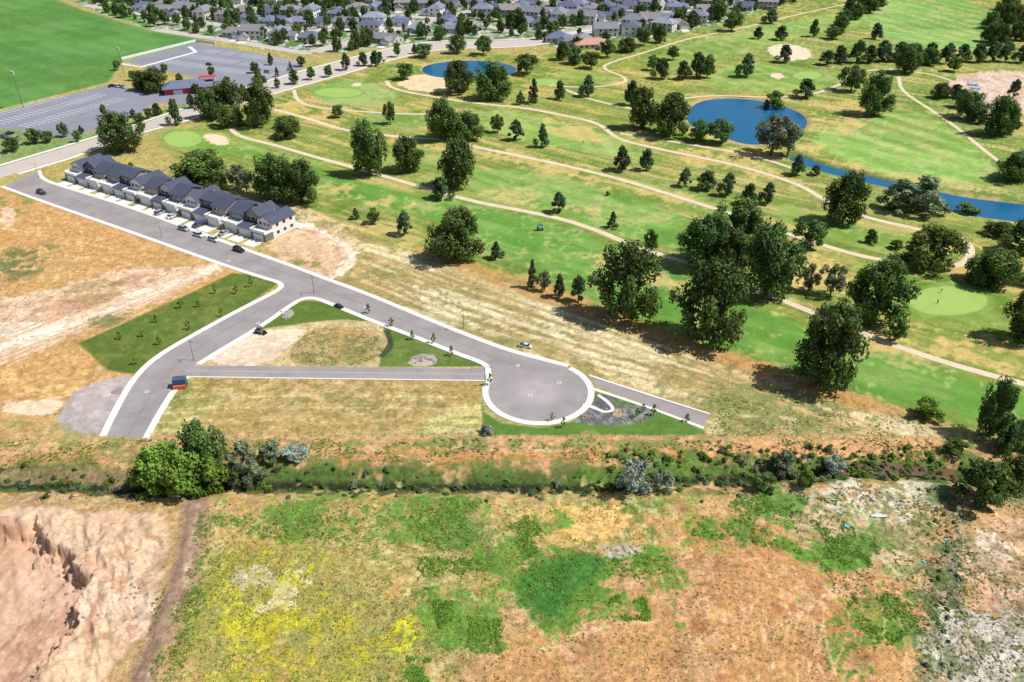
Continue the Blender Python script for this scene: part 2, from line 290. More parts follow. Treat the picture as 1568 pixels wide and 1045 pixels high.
# reeds
RE=([(790,870),(830,852),(900,840),(960,842),(1020,850),(1030,880),(1020,900),(985,885),(930,880),(900,885),(925,905),(910,922),(880,925),(870,950),(830,952),(800,935),(790,905)],
          [(600,790),(700,762),(740,772),(720,800),(740,830),(690,850),(640,830)],[(1070,790),(1130,790),(1160,820),(1230,840),(1320,850),(1340,870),(1290,872),(1210,850),(1120,832),(1060,815)],
          [(770,800),(810,780),(830,810),(820,850),(800,865),(780,840)],[(720,950),(760,945),(770,985),(740,1010),(715,990)],[(930,905),(985,915),(1000,950),(975,950),(935,930)],
          [(1300,920),(1360,910),(1400,940),(1380,985),(1330,1000),(1290,960)],[(640,860),(700,850),(760,860),(740,880),(660,885)],[(620,1000),(660,1010),(650,1060),(610,1060)],
          [(1240,800),(1300,795),(1340,830),(1330,862),(1260,850)],[(650,900),(690,920),(690,990),(665,985)],[(1100,760),(1180,748),(1300,765),(1230,790),(1130,790)],[(330,790),(440,775),(560,790),(520,830),(400,830)])
for i,p in enumerate(RE):
    main=i in (0,2); k=1 if main else .72; am=5 if main else 11
    paint(p,(136,148,66),2.5,am+3,.8*k,('4',.25,.45)); paint(p,(98,140,50),2,am,.9*k,('m',.34 if main else .42,.48 if main else .54)); paint(p,(74,120,42),2,am-1,.8*k,('15',.48,.62))
paint([(800,880),(900,848),(950,850),(900,880),(870,900),(850,940),(810,925)],(62,114,46),2,3.5,.9)
paint([(915,835),(960,828),(985,842),(955,852),(925,850)],(184,168,148),1,2.5,.9)
# tyre tracks
for q in range(16):
    x0=1010+q*22; pline([(x0,880+random.uniform(-20,20)),(x0+40+random.uniform(-30,30),950),(x0+10+random.uniform(-60,60),1060)],.28,(222,176,140),.3,.25,.5,('4',.3,.5))
for q in range(7):
    pline([(1320,870+q*4),(1270-q*9,900+q*8),(1255-q*14,960),(1290-q*22,1060)],.3,(226,188,154),.3,.2,.5)
for q in range(5):
    pline([(1000,860+q*9),(1130,850+q*16),(1240,870+q*22),(1300,960+q*10)],.35,(168,116,84),.3,.2,.55)
for q in range(5): pline([(1120+q*20,800),(1090+q*24,880),(1130+q*12,980),(1080+q*30,1060)],.3,(172,122,90),.3,.2,.5)
pline([(820,1000),(900,960),(1010,950)],.5,(224,182,144),.4,.3,.6)
paint([(1440,760),(1480,760),(1500,840),(1480,900),(1450,980),(1440,1060),(1400,1080),(1420,980),(1440,880)],(164,146,128),1.5,6,.95); paint([(1440,740),(1490,770),(1500,860),(1460,960),(1440,1060),(1395,1080),(1420,960),(1430,850)],(96,114,64),1.5,6,.85,('4',.4,.52))
RP=[(1490,780),(1700,790),(1700,980),(1560,960),(1500,940),(1480,900)]
paint(RP,(212,168,140),2,5,.9); paint([(1490,800),(1540,810),(1530,880),(1500,870)],(228,202,184),1,4,.8); paint(RP,(146,130,92),2,3,.75,('m',.48,.62))
GRV=[(1440,1000),(1470,955),(1540,925),(1800,1000),(1800,1200),(1400,1200)]
paint(GRV,(202,188,172),2,7,.95,rg=1.2); paint(GRV,(146,132,112),2,5,.85,('15',.46,.6)); paint(GRV,(116,122,78),2,5,.75,('4',.55,.66)); paint(GRV,(220,210,200),2,5,.6,('m',.58,.7))
# excavation
paint(EX,(222,182,152),1.5,2,rg=.6,smooth=1); paint(EX,(234,200,174),2,2,.8,('12',.42,.68),smooth=1); paint(EX,(196,150,118),2,2,.6,('m',.56,.72),smooth=1)
paint(PIT,(204,158,130),1,.6,.9,rg=.4,smooth=0); paint(PIT,(220,178,150),1,.6,.8,('40',.4,.6),smooth=0); paint(PIT,(184,138,110),1,.6,.6,('m',.55,.7),smooth=0)
for q in range(9): pline([(150+q*11,800+q*3),(180+q*9,850),(150+q*10,930),(100+q*11,1050)],.5,(184,138,108),.5,1.2,.6,('m',.4,.6))
pline([(225,795),(232,860),(215,930),(160,1000),(110,1070)],3,(172,134,104),1.5,3,.6,('m',.35,.55))
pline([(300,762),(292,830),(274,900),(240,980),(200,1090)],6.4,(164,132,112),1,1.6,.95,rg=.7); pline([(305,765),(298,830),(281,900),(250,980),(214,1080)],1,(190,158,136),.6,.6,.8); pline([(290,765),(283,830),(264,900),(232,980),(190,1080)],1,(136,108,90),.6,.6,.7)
paint([(0,755),(60,752),(120,780),(60,776),(0,772)],(178,144,110),1,3,.8)
# micro variation and a final balance of soil against turf
col*= (1+(N15-.5)*.55*np.minimum(rough,1))[:,None]
col*= (1+(N4-.5)*.3*np.minimum(rough+.2,1))[:,None]
hue=(N90-.5)*.14; h2=(NM_-.5)*.12*np.minimum(rough,1); col[:,0]*=1+hue+h2; col[:,2]*=1-hue*.5+h2
lum=col@np.array([.3,.6,.1]); soil=sm(0,.06,col[:,0]-col[:,1]); sat=1+.07*soil-.04*(1-soil)
col=np.maximum(lum[:,None]+(col-lum[:,None])*sat[:,None],.004)
# ---------------------------------------------------------------- mesh helpers
def raw_mesh(name,V,Q,mi=None,cols=None,smooth=False):
    V=np.asarray(V,dtype=np.float32); Q=np.asarray(Q,dtype=np.int32); k=Q.shape[1]
    me=bpy.data.meshes.new(name); me.vertices.add(len(V)); me.vertices.foreach_set('co',V.ravel())
    me.loops.add(Q.size); me.loops.foreach_set('vertex_index',Q.ravel())
    me.polygons.add(len(Q)); me.polygons.foreach_set('loop_start',np.arange(0,Q.size,k,dtype=np.int32))
    if mi is not None: me.polygons.foreach_set('material_index',np.asarray(mi,dtype=np.int32))
    if smooth: me.polygons.foreach_set('use_smooth',np.ones(len(Q),bool))
    me.update(calc_edges=True)
    if cols is not None:
        a=me.color_attributes.new('Col','FLOAT_COLOR','POINT')
        c=np.ones((len(V),4),dtype=np.float32); c[:,:cols.shape[1]]=cols; a.data.foreach_set('color',c.ravel())
    return me
def link(o,parent=None):
    scene.collection.objects.link(o)
    if parent: o.parent=parent
    return o
def nodes(name):
    m=bpy.data.materials.new(name); m.use_nodes=True; nt=m.node_tree; b=nt.nodes['Principled BSDF']; b.inputs['Specular IOR Level'].default_value=.25
    return m,nt,b
def simple(name,c,rough=.8,var=.15,scale=1.5,metal=0,spec=.3,bump=0,radial=None):
    m,nt,b=nodes(name); N=nt.nodes; L=nt.links
    tc=N.new('ShaderNodeTexCoord'); no=N.new('ShaderNodeTexNoise'); no.inputs['Scale'].default_value=scale; no.inputs['Detail'].default_value=5; no.inputs['Roughness'].default_value=.65
    L.new(tc.outputs['Object'],no.inputs['Vector'])
    mr=N.new('ShaderNodeMapRange'); mr.inputs[1].default_value=.25; mr.inputs[2].default_value=.75; mr.inputs[3].default_value=1-var; mr.inputs[4].default_value=1+var
    L.new(no.outputs['Fac'],mr.inputs[0]); mx=N.new('ShaderNodeVectorMath'); mx.operation='SCALE'; mx.inputs[0].default_value=c
    L.new(mr.outputs[0],mx.inputs['Scale']); out=mx.outputs[0]
    if radial:   # traffic-polished centre of the turning circle
        ds=N.new('ShaderNodeVectorMath'); ds.operation='DISTANCE'; ds.inputs[1].default_value=(radial[0],radial[1],0); L.new(tc.outputs['Object'],ds.inputs[0])
        nn=N.new('ShaderNodeMath'); nn.operation='MULTIPLY_ADD'; L.new(no.outputs['Fac'],nn.inputs[0]); nn.inputs[1].default_value=8; L.new(ds.outputs['Value'],nn.inputs[2])
        m2=N.new('ShaderNodeMapRange'); m2.interpolation_type='SMOOTHSTEP'; m2.inputs[1].default_value=6; m2.inputs[2].default_value=14; m2.inputs[3].default_value=1.2; m2.inputs[4].default_value=.96; L.new(nn.outputs[0],m2.inputs[0])
        mx2=N.new('ShaderNodeVectorMath'); mx2.operation='SCALE'; L.new(out,mx2.inputs[0]); L.new(m2.outputs[0],mx2.inputs['Scale']); out=mx2.outputs[0]
    L.new(out,b.inputs['Base Color'])
    b.inputs['Roughness'].default_value=rough; b.inputs['Metallic'].default_value=metal; b.inputs['Specular IOR Level'].default_value=spec
    if bump:
        bp=N.new('ShaderNodeBump'); bp.inputs['Strength'].default_value=bump; bp.inputs['Distance'].default_value=.1; L.new(no.outputs['Fac'],bp.inputs['Height']); L.new(bp.outputs[0],b.inputs['Normal'])
    return m
gm,nt,b=nodes('ground_mat'); N=nt.nodes; L=nt.links
at=N.new('ShaderNodeAttribute'); at.attribute_name='Col'; tc=N.new('ShaderNodeTexCoord')
def noise(s,d,r=.6):
    n=N.new('ShaderNodeTexNoise'); n.inputs['Scale'].default_value=s; n.inputs['Detail'].default_value=d; n.inputs['Roughness'].default_value=r; L.new(tc.outputs['Object'],n.inputs['Vector']); return n
def mth(op,a,bb):
    n=N.new('ShaderNodeMath'); n.operation=op
    for i,x in enumerate((a,bb)):
        if isinstance(x,(int,float)): n.inputs[i].default_value=x
        else: L.new(x,n.inputs[i])
    return n.outputs[0]
n1=noise(.9,6,.8); n2=noise(4.0,3,.75)
f=mth('ADD',mth('MULTIPLY',mth('SUBTRACT',n1.outputs['Fac'],.5),2.5),mth('MULTIPLY',mth('SUBTRACT',n2.outputs['Fac'],.5),2.4))
f=mth('ADD',mth('MULTIPLY',f,at.outputs['Alpha']),1.02); f=mth('MAXIMUM',f,.25)
sc=N.new('ShaderNodeVectorMath'); sc.operation='SCALE'; L.new(at.outputs['Color'],sc.inputs[0]); L.new(f,sc.inputs['Scale'])
mrn=N.new('ShaderNodeMapRange'); mrn.inputs[1].default_value=.42; mrn.inputs[2].default_value=.62; L.new(n2.outputs['Fac'],mrn.inputs[0])
mm=N.new('ShaderNodeMix'); mm.data_type='RGBA'; mm.blend_type='MULTIPLY'; mm.inputs[7].default_value=(.86,.96,.78,1); L.new(mth('MULTIPLY',mrn.outputs[0],mth('MULTIPLY',at.outputs['Alpha'],.6)),mm.inputs[0]); L.new(sc.outputs[0],mm.inputs[6]); L.new(mm.outputs[2],b.inputs['Base Color'])
bp=N.new('ShaderNodeBump'); bp.inputs['Distance'].default_value=.3; L.new(mth('MULTIPLY',at.outputs['Alpha'],.55),bp.inputs['Strength']); L.new(n1.outputs['Fac'],bp.inputs['Height']); L.new(bp.outputs[0],b.inputs['Normal'])
b.inputs['Roughness'].default_value=.95; b.inputs['Specular IOR Level'].default_value=.05
ii=np.arange(nr*nc).reshape(nr,nc); Q=np.stack([ii[:-1,:-1],ii[:-1,1:],ii[1:,1:],ii[1:,:-1]],-1).reshape(-1,4)
me=raw_mesh('ground',np.stack([X,Y,Z],-1),Q,None,np.concatenate([np.clip(col,0.004,.9),rough[:,None]],1),True)
me.materials.append(gm); link(bpy.data.objects.new('ground',me))
# ---------------------------------------------------------------- flat sheets / strips
def upfix(me):
    bm=bmesh.new(); bm.from_mesh(me); bm.normal_update()
    for f_ in bm.faces:
        if abs(f_.normal.z)>.5 and f_.normal.z<0: f_.normal_flip()
    bm.to_mesh(me); bm.free()
def sheet(name,w,z,mat,parent=None):
    tr=tessellate_polygon([[Vector((x,y,0)) for x,y in w]])
    me=bpy.data.meshes.new(name); me.from_pydata([(x,y,z) for x,y in w],[],[tuple(t) for t in tr]); me.update()
    upfix(me); me.materials.append(mat)
    return link(bpy.data.objects.new(name,me),parent)
def offset(w,d):
    o=[];n=len(w)
    for i in range(n):
        a=w[max(i-1,0)]; c=w[min(i+1,n-1)]
        dx,dy=c[0]-a[0],c[1]-a[1]; l=math.hypot(dx,dy) or 1
        o.append((w[i][0]+dy/l*d,w[i][1]-dx/l*d))
    return o
def ribbon(name,A,Bp,z,mat,z0=None,parent=None):
    n=len(A); V=[];Fc=[]
    for (ax,ay),(bx,by) in zip(A,Bp):
        V+= [(ax,ay,z),(bx,by,z)]
        if z0 is not None: V+=[(ax,ay,z0),(bx,by,z0)]
    s=2 if z0 is None else 4
    for i in range(n-1):
        a=i*s;c=a+s
        Fc.append((a,a+1,c+1,c))
        if z0 is not None: Fc+= [(a,c,c+2,a+2),(a+1,a+3,c+3,c+1)]
    if z0 is not None: Fc+=[(0,2,3,1),((n-1)*4,(n-1)*4+1,(n-1)*4+3,(n-1)*4+2)]
    me=bpy.data.meshes.new(name); me.from_pydata(V,[],Fc); me.update(); upfix(me); me.materials.append(mat)
    return link(bpy.data.objects.new(name,me),parent)
Cc=G(824,599); Rb=13.6
asph=simple('asphalt',C(160,152,150),.9,.2,.12,bump=.1,radial=Cc)
asph2=simple('asphalt_blue',C(142,142,152),.9,.14,.05)
artm=simple('arterial_asphalt',C(198,186,178),.9,.08,.1)
conc=simple('concrete',C(232,226,220),.85,.1,.6)
beige=simple('cart_path_concrete',C(222,202,172),.9,.14,.2)
white=simple('white_paint',C(228,228,226),.6,.05,1)
stain=simple('asphalt_patch',C(148,140,138),.9,.2,.3); stainl=simple('asphalt_light_patch',C(176,168,165),.9,.12,.3)
E1=[(6,285),(60,305),(150,336),(250,371),(340,403),(405,424),(430,431),(437,438),(426,448),(375,473),(300,514),(240,549),(207,583),(182,628),(163,668)]
E2a=[(218,672),(238,635),(262,597),(281,577)]
E2b=[(300,557),(340,532),(400,497),(440,468),(462,455),(486,455),(512,465),(570,489),(640,515),(700,539),(740,553),(751,561),(752,570)]
E3=[(868,563),(830,553),(790,543),(740,526),(650,490),(560,452),(480,423),(450,411),(370,383),(290,353),(200,320),(110,292),(80,283),(60,274),(56,262)]
e1=chaikin(GP(E1)); e2a=chaikin(GP(E2a)); e2b=chaikin(GP(E2b)); e3=chaikin(GP(E3))
a_s=math.atan2(e2b[-1][1]-Cc[1],e2b[-1][0]-Cc[0])%(2*math.pi)
arc=[(Cc[0]+Rb*math.cos(t),Cc[1]+Rb*math.sin(t)) for t in np.linspace(a_s+.12,2*math.pi+math.radians(50),44)]
north=arc+e3
sheet('local_street_road',e1+e2a+e2b+north,.02,asph)
def blob(cx,cy,r,seed,z,mat,name):
    rr=random.Random(seed); w=[(cx+r*(1+.25*rr.uniform(-1,1))*math.cos(t),cy+r*(1+.25*rr.uniform(-1,1))*math.sin(t)) for t in np.linspace(0,2*math.pi,15)[:-1]]; return sheet(name,chaikin(w,2,True),z,mat)
for i,(u,v) in enumerate(((225,628),(255,590),(180,600))): blob(*G(u,v),1.6,i,.0245,stain,'asphalt_patch')
cl=chaikin(GP([(70,292),(200,335),(290,365),(370,394),(460,428),(560,468),(640,501),(740,540),(800,565)]))
tar=simple('tar_seal',C(130,124,122),.8,.1,1); ribbon('tar_joint',offset(cl,.08),offset(cl,-.08),.0285,tar)
cl=chaikin(GP([(450,440),(400,474),(330,515),(270,556),(232,600),(195,668)])); ribbon('tar_joint',offset(cl,.08),offset(cl,-.08),.0285,tar)
def kerbwalk(pts,side,name='sidewalk'):
    ribbon('kerb_and_gutter',offset(pts,0),offset(pts,side*.55),.10,conc,-.05)
    ribbon(name,offset(pts,side*.56),offset(pts,side*1.75),.14,conc,-.05)
kerbwalk(e1,1); kerbwalk(e2a,1); kerbwalk(e2b[:-2]+arc[1:],1); kerbwalk(e3,1)
ribbon('trail_road',GP([(902,577),(1000,609),(1086,636)]),GP([(914,592),(1000,624),(1078,653)]),.024,asph)
ribbon('sidewalk',GP([(908,594),(1000,625),(1078,654)]),GP([(908,598),(1000,628.5),(1077,658)]),.12,conc,-.05)
ribbon('sidewalk',GP([(902,574),(1000,606),(1087,633.5)]),GP([(902,576.5),(1000,608.4),(1087,635.6)]),.12,conc,-.05)
ribbon('alley_road',GP([(286,560),(500,562),(748,565)]),GP([(281,576),(500,579),(742,582)]),.022,asph)
ribbon('alley_gutter',GP([(284,567.4),(500,569.8),(746,572.6)]),GP([(283.5,569),(500,571.3),(746,574)]),.034,stainl)
ribbon('alley_kerb',GP([(280,576.5),(500,579.5),(742,582.5)]),GP([(279.5,578),(500,581),(742,584)]),.10,conc,-.05)
ribbon('garden_path',GP(chaikin([(893,618),(910,622),(925,630),(938,628),(930,618),(914,606)])),GP(chaikin([(893,621),(908,626),(925,634),(944,629),(934,615),(917,604)])),.05,conc)
art_a=[(-300,345),(0,256),(80,232),(160,208),(290,166),(420,122),(520,95),(600,74),(680,62),(780,63),(860,55),(950,40)]
art_b=[(-300,372),(0,273),(60,254),(110,240),(190,208),(300,180),(420,141),(520,114),(605,88),(680,73),(780,73),(865,62),(955,46)]
ribbon('arterial_road',chaikin(GP(art_a)),chaikin(GP(art_b)),.014,artm)
mid=[((a[0]+b2[0])/2,(a[1]+b2[1])/2) for a,b2 in zip(chaikin(GP(art_a)),chaikin(GP(art_b)))]
ribbon('road_centre_line',offset(mid,.2),offset(mid,-.2),.02,simple('yellow_paint',C(214,186,100),.7))
ka=chaikin(GP(art_a)); ribbon('sidewalk',offset(ka,-1),offset(ka,-3),.12,conc,-.05)
kb=chaikin(GP(art_b)); kb=[p for p in kb if p[1]>345 ]; ribbon('sidewalk',offset(kb,1),offset(kb,3),.12,conc,-.05)
SST=[]
for a,bb_ in (([(480,80),(600,48),(700,22),(790,4),(860,-10)],13),([(130,8),(300,34),(420,50),(560,44)],9),([(240,46),(360,64),(470,82)],9),([(860,52),(960,36),(1060,18),(1160,-4)],9),([(200,-10),(400,16),(560,22),(700,30),(800,52)],9),([(700,-12),(900,8),(1000,24)],9)):
    w=chaikin(GP(a)); SST.append(w); i_=len(SST); ribbon('suburban_street',offset(w,bb_/2),offset(w,-bb_/2),.018+.005*i_,artm)
CP_=[
 [(352,190),(356,202),(372,211),(420,222),(480,240),(560,262),(640,285),(720,308),(800,323),(860,335),(920,355),(970,377),(1040,399),(1110,420),(1150,440),(1200,461),(1260,485),(1330,515),(1400,540),(1480,565),(1568,588),(1760,640)],
 [(420,168),(480,184),(525,200),(600,209),(680,214),(740,228),(800,240),(870,255),(940,272),(1010,293),(1080,315),(1150,338),(1200,356),(1260,376),(1330,396),(1400,404),(1450,412),(1484,400),(1488,378),(1470,365)],
 [(592,124),(598,136),(660,148),(740,160),(800,165),(870,178),(920,190),(940,210),(970,220),(1040,235),(1110,249),(1180,268),(1230,286),(1262,306),(1310,330),(1410,352)],
 [(1410,-10),(1330,0),(1230,20),(1130,45),(1050,60),(990,80),(930,97),(922,106),(958,118),(958,128),(900,135),(840,131)],
 [(1040,152),(1090,146),(1180,150),(1245,146),(1290,128)],[(1376,118),(1380,140),(1420,165),(1465,195),(1500,225),(1530,248)],
 [(450,138),(454,154),(478,165),(560,172),(640,176),(700,172)],[(860,135),(900,152),(970,168),(1040,182)],[(950,205),(1060,222),(1160,240),(1225,262)],
 [(1288,128),(1330,104),(1420,112),(1460,125)]]
for j,p in enumerate(CP_):
    w=chaikin(GP(p)); hw=1.4 if j<3 else 1.15; ribbon('cart_path',offset(w,hw),offset(w,-hw),.035+j*.004,beige)
# parking lots
LOT1=[(190,94),(300,66),(430,88),(470,100),(425,120),(395,136),(300,120)]; LOT2=[(-60,192),(0,172),(165,131),(215,138),(235,158),(215,176),(110,212),(30,200)]
sheet('parking_lot_road',GP(LOT1),.01,asph2); sheet('parking_lot_road',GP(LOT2),.01,asph2)
sheet('parking_lot_road',GP([(215,138),(300,120),(395,136),(330,160),(235,158)]),.006,asph2)
def frame(a,b_):
    dx,dy=b_[0]-a[0],b_[1]-a[1]; l=math.hypot(dx,dy); return dx/l,dy/l,l
V=[];Fc=[]
def lines(p0,p1,rows,gap,ln=5.0,wd=.2):
    a=G(*p0);b_=G(*p1);ux,uy,l=frame(a,b_);nx,ny=-uy,ux
    for r in range(rows):
        ox,oy=a[0]+nx*r*gap,a[1]+ny*r*gap
        k=0
        while k*2.8<l:
            cx,cy=ox+ux*k*2.8,oy+uy*k*2.8
            if random.random()>.03:
                i=len(V); 
                for s,t in ((-wd,-ln),(wd,-ln),(wd,ln),(-wd,ln)): V.append((cx+ux*s+nx*t,cy+uy*s+ny*t,.03))
                Fc.append((i,i+1,i+2,i+3))
            k+=1
lines((225,104),(392,128),4,18); lines((30,196),(190,150),3,17) 
l1=GP(LOT1);l2=GP(LOT2)
def inside(p,w):
    return sdpoly(np.array([p[0]]),np.array([p[1]]),w)[0]
V2=[];F2=[]
for f_ in Fc:
    c=V[f_[0]]
    if inside((c[0],c[1]),l1)>4 or inside((c[0],c[1]),l2)>4:
        i=len(V2); V2+= [V[j] for j in f_]; F2.append((i,i+1,i+2,i+3))
me=bpy.data.meshes.new('parking_markings'); me.from_pydata(V2,[],F2); me.materials.append(white); link(bpy.data.objects.new('parking_markings',me))
w=GP([(186,92),(300,64),(330,68)]); ribbon('stadium_wall',offset(w,.3),offset(w,-.3),1.6,white,-.1)
w=GP([(186,98),(215,103),(300,80),(290,72)]); ribbon('sidewalk',offset(w,1.5),offset(w,-1.5),.05,conc,-.05)
# water
wm,nt,b=nodes('pond_water'); b.inputs['Base Color'].default_value=(.012,.12,.25,1); b.inputs['Roughness'].default_value=.12; b.inputs['Specular IOR Level'].default_value=.35
no=nt.nodes.new('ShaderNodeTexNoise'); no.inputs['Scale'].default_value=.6; no.inputs['Detail'].default_value=4; tcn=nt.nodes.new('ShaderNodeTexCoord'); nt.links.new(tcn.outputs['Object'],no.inputs['Vector'])
bpn=nt.nodes.new('ShaderNodeBump'); bpn.inputs['Strength'].default_value=.35; bpn.inputs['Distance'].default_value=.15; nt.links.new(no.outputs['Fac'],bpn.inputs['Height']); nt.links.new(bpn.outputs[0],b.inputs['Normal'])
def grow(w,k):
    cx=sum(p[0] for p in w)/len(w); cy=sum(p[1] for p in w)/len(w); return [(cx+(x-cx)*k,cy+(y-cy)*k) for x,y in w]
for w in (POND1w,POND2w,POND3w): sheet('pond_water',grow(w,1.03),-.75,wm)
ribbon('stream_water',offset(STRw,5),offset(STRw,-5),-.9,wm)
dwm=simple('ditch_water_mat',C(120,88,70),.25,.15,.4,spec=.5)
dw=GP(chaikin([(1285,712),(1340,710),(1400,711.5),(1465,720)])); ribbon('ditch_water',offset(dw,2.1),offset(dw,-2.1),-1.55,dwm)
# ---------------------------------------------------------------- part builder
class MB:
    def __init__(s): s.v=[];s.f=[];s.m=[]
    def add(s,V,Fs,m):
        o=len(s.v); s.v+=[tuple(p) for p in V]
        for f_ in Fs: s.f.append(tuple(i+o for i in f_)); s.m.append(m)
    def box(s,x0,x1,y0,y1,z0,z1,m):
        s.add([(x0,y0,z0),(x1,y0,z0),(x1,y1,z0),(x0,y1,z0),(x0,y0,z1),(x1,y0,z1),(x1,y1,z1),(x0,y1,z1)],[(0,3,2,1),(4,5,6,7),(0,1,5,4),(1,2,6,5),(2,3,7,6),(3,0,4,7)],m)
    def prism(s,prof,a,b,m,axis='y'):
        n=len(prof)
        if axis=='y': V=[(x,a,z) for x,z in prof]+[(x,b,z) for x,z in prof]
        else: V=[(a,x,z) for x,z in prof]+[(b,x,z) for x,z in prof]
        s.add(V,[tuple(range(n)),tuple(range(2*n-1,n-1,-1))]+[(i,i+n,(i+1)%n+n,(i+1)%n) for i in range(n)],m)
    def gable(s,x0,x1,y0,y1,z,h,ov,mr,mw,axis='x'):
        if axis=='x': c=(y0+y1)/2; hw=(y1-y0)/2; a,b=x0,x1
        else: c=(x0+x1)/2; hw=(x1-x0)/2; a,b=y0,y1
        sl=h/hw; d=ov*sl
        for sg in (-1,1):
            pr=[(c+sg*(hw+ov),z-d),(c,z+h),(c,z+h+.25),(c+sg*(hw+ov),z-d+.22)]
            s.prism(pr,a-ov,b+ov,mr,axis)
        s.prism([(c-hw+.02,z),(c+hw-.02,z),(c,z+h-.03)],a+.03,b-.03,mw,axis)
    def hip(s,x0,x1,y0,y1,z,h,ov,m):
        x0-=ov;x1+=ov;y0-=ov;y1+=ov; r=min(x1-x0,y1-y0)/2
        if x1-x0>=y1-y0: A=(x0+r,(y0+y1)/2,z+h);B_=(x1-r-.01,(y0+y1)/2,z+h); Fs=[(0,1,5,4),(1,2,5),(2,3,4,5),(3,0,4)]
        else: A=((x0+x1)/2,y0+r,z+h);B_=((x0+x1)/2,y1-r,z+h); Fs=[(0,1,4),(1,2,5,4),(2,3,5),(3,0,4,5)]
        s.add([(x0,y0,z),(x1,y0,z),(x1,y1,z),(x0,y1,z),A,B_],Fs+[(3,2,1,0)],m)
    def cyl(s,cx,cy,z0,z1,r0,r1,n,m):
        V=[(cx+r0*math.cos(2*math.pi*i/n),cy+r0*math.sin(2*math.pi*i/n),z0) for i in range(n)]+[(cx+r1*math.cos(2*math.pi*i/n),cy+r1*math.sin(2*math.pi*i/n),z1) for i in range(n)]
        s.add(V,[(i,(i+1)%n,(i+1)%n+n,i+n) for i in range(n)]+[tuple(range(n,2*n))],m)
    def wheel(s,cx,cy,r,w,m,n=12):
        V=[(cx+r*math.cos(2*math.pi*i/n),cy-w/2,r+r*math.sin(2*math.pi*i/n)) for i in range(n)]+[(cx+r*math.cos(2*math.pi*i/n),cy+w/2,r+r*math.sin(2*math.pi*i/n)) for i in range(n)]
        s.add(V,[(i,(i+1)%n,(i+1)%n+n,i+n) for i in range(n)]+[tuple(range(n)),tuple(range(2*n-1,n-1,-1))],m)
    def mesh(s,name,mats):
        me=bpy.data.meshes.new(name); me.from_pydata(s.v,[],s.f); me.polygons.foreach_set('material_index',s.m)
        for m in mats: me.materials.append(m)
        me.update(); return me
def place(name,me,x,y,z=0,rot=0,sc=(1,1,1),parent=None):
    o=bpy.data.objects.new(name,me); o.location=(x,y,z); o.rotation_euler=(0,0,rot); o.scale=sc; return link(o,parent)
glass=simple('window_glass',(.02,.03,.045),.15,.1,1,spec=.6)
roofs=[simple('roof_shingle_%d'%i,c,.9,.22,.8,bump=.15) for i,c in enumerate([C(112,120,144),C(132,136,154),C(136,136,142),C(148,140,138),C(100,106,126),C(150,156,172)])]
walls=[simple('siding_%d'%i,c,.85,.06,1) for i,c in enumerate([C(222,218,212),C(196,190,184),C(234,232,228),C(180,180,182),C(206,194,180)])]
def house_mesh(i):
    r=random.Random(i); m=MB(); W=r.uniform(14,18);D=r.uniform(10,13); h=r.choice([2.9,2.9,5.4])
    m.box(-W/2,W/2,-D/2,D/2,-.2,h,0)
    if r.random()<.6: m.hip(-W/2,W/2,-D/2,D/2,h,r.uniform(2.6,3.4),.6,1)
    else: m.gable(-W/2,W/2,-D/2,D/2,h,r.uniform(2.4,3.2),.6,1,0,'x')
    gx=W/2-7 if r.random()<.5 else -W/2+.3
    m.box(gx,gx+6.6,-D/2-5,-D/2+1,-.2,2.8,0); m.gable(gx,gx+6.6,-D/2-5,-D/2+3,2.8,1.9,.5,1,0,'y')
    m.box(gx+.8,gx+5.8,-D/2-5.05,-D/2-4.9,0,2.3,2); m.box(gx+.5,gx+6.1,-D/2-11,-D/2-5.1,-.1,.05,4)
    for z in ([1.0] if h<4 else [1.0,3.7]):
        for x in np.arange(-W/2+1.5,W/2-2,3.4):
            if not(gx-1.5<x<gx+6.8 and z<2): m.box(x-.08,x+1.48,-D/2-.06,-D/2+.1,z-.08,z+1.38,2); m.box(x,x+1.4,-D/2-.09,-D/2,z,z+1.3,3)
            m.box(x-.08,x+1.48,D/2-.1,D/2+.06,z-.08,z+1.38,2); m.box(x,x+1.4,D/2,D/2+.09,z,z+1.3,3)
        for y in (-2.5,2): 
            for sgn in (-1,1):
                xx=sgn*W/2; m.box(min(xx,xx+sgn*.07),max(xx,xx+sgn*.07),y,y+1.3,z,z+1.2,3)
    m.box(gx+ (7.2 if gx<0 else -1.6),gx+(8.1 if gx<0 else -.7),-D/2-.08,-D/2,0,2.1,1)
    m.cyl(W*.2,1.2,h+1,h+3.0,.15,.15,6,2); m.box(-W*.25,-W*.25+.9,.5,1.2,h,h+3.6,0)
    if r.random()<.7: m.box(-W*.3,W*.1,D/2+.1,D/2+3.4,2.5,2.65,1); [m.box(q,q+.15,D/2+3.1,D/2+3.25,0,2.5,2) for q in (-W*.28,W*.07)]
    return m.mesh('suburban_house_mesh',[walls[i%5],roofs[(i*5+i//3)%6],white,glass,conc])
HM=[house_mesh(i) for i in range(18)]
subw=GP(SUB); houses=[]
def in_sub(x,y): return inside((x,y),subw)
def on_street(x,y,d):
    return min(float(dline(np.array([x]),np.array([y]),w)[0]) for w in SST)<d
ang=math.radians(-13)
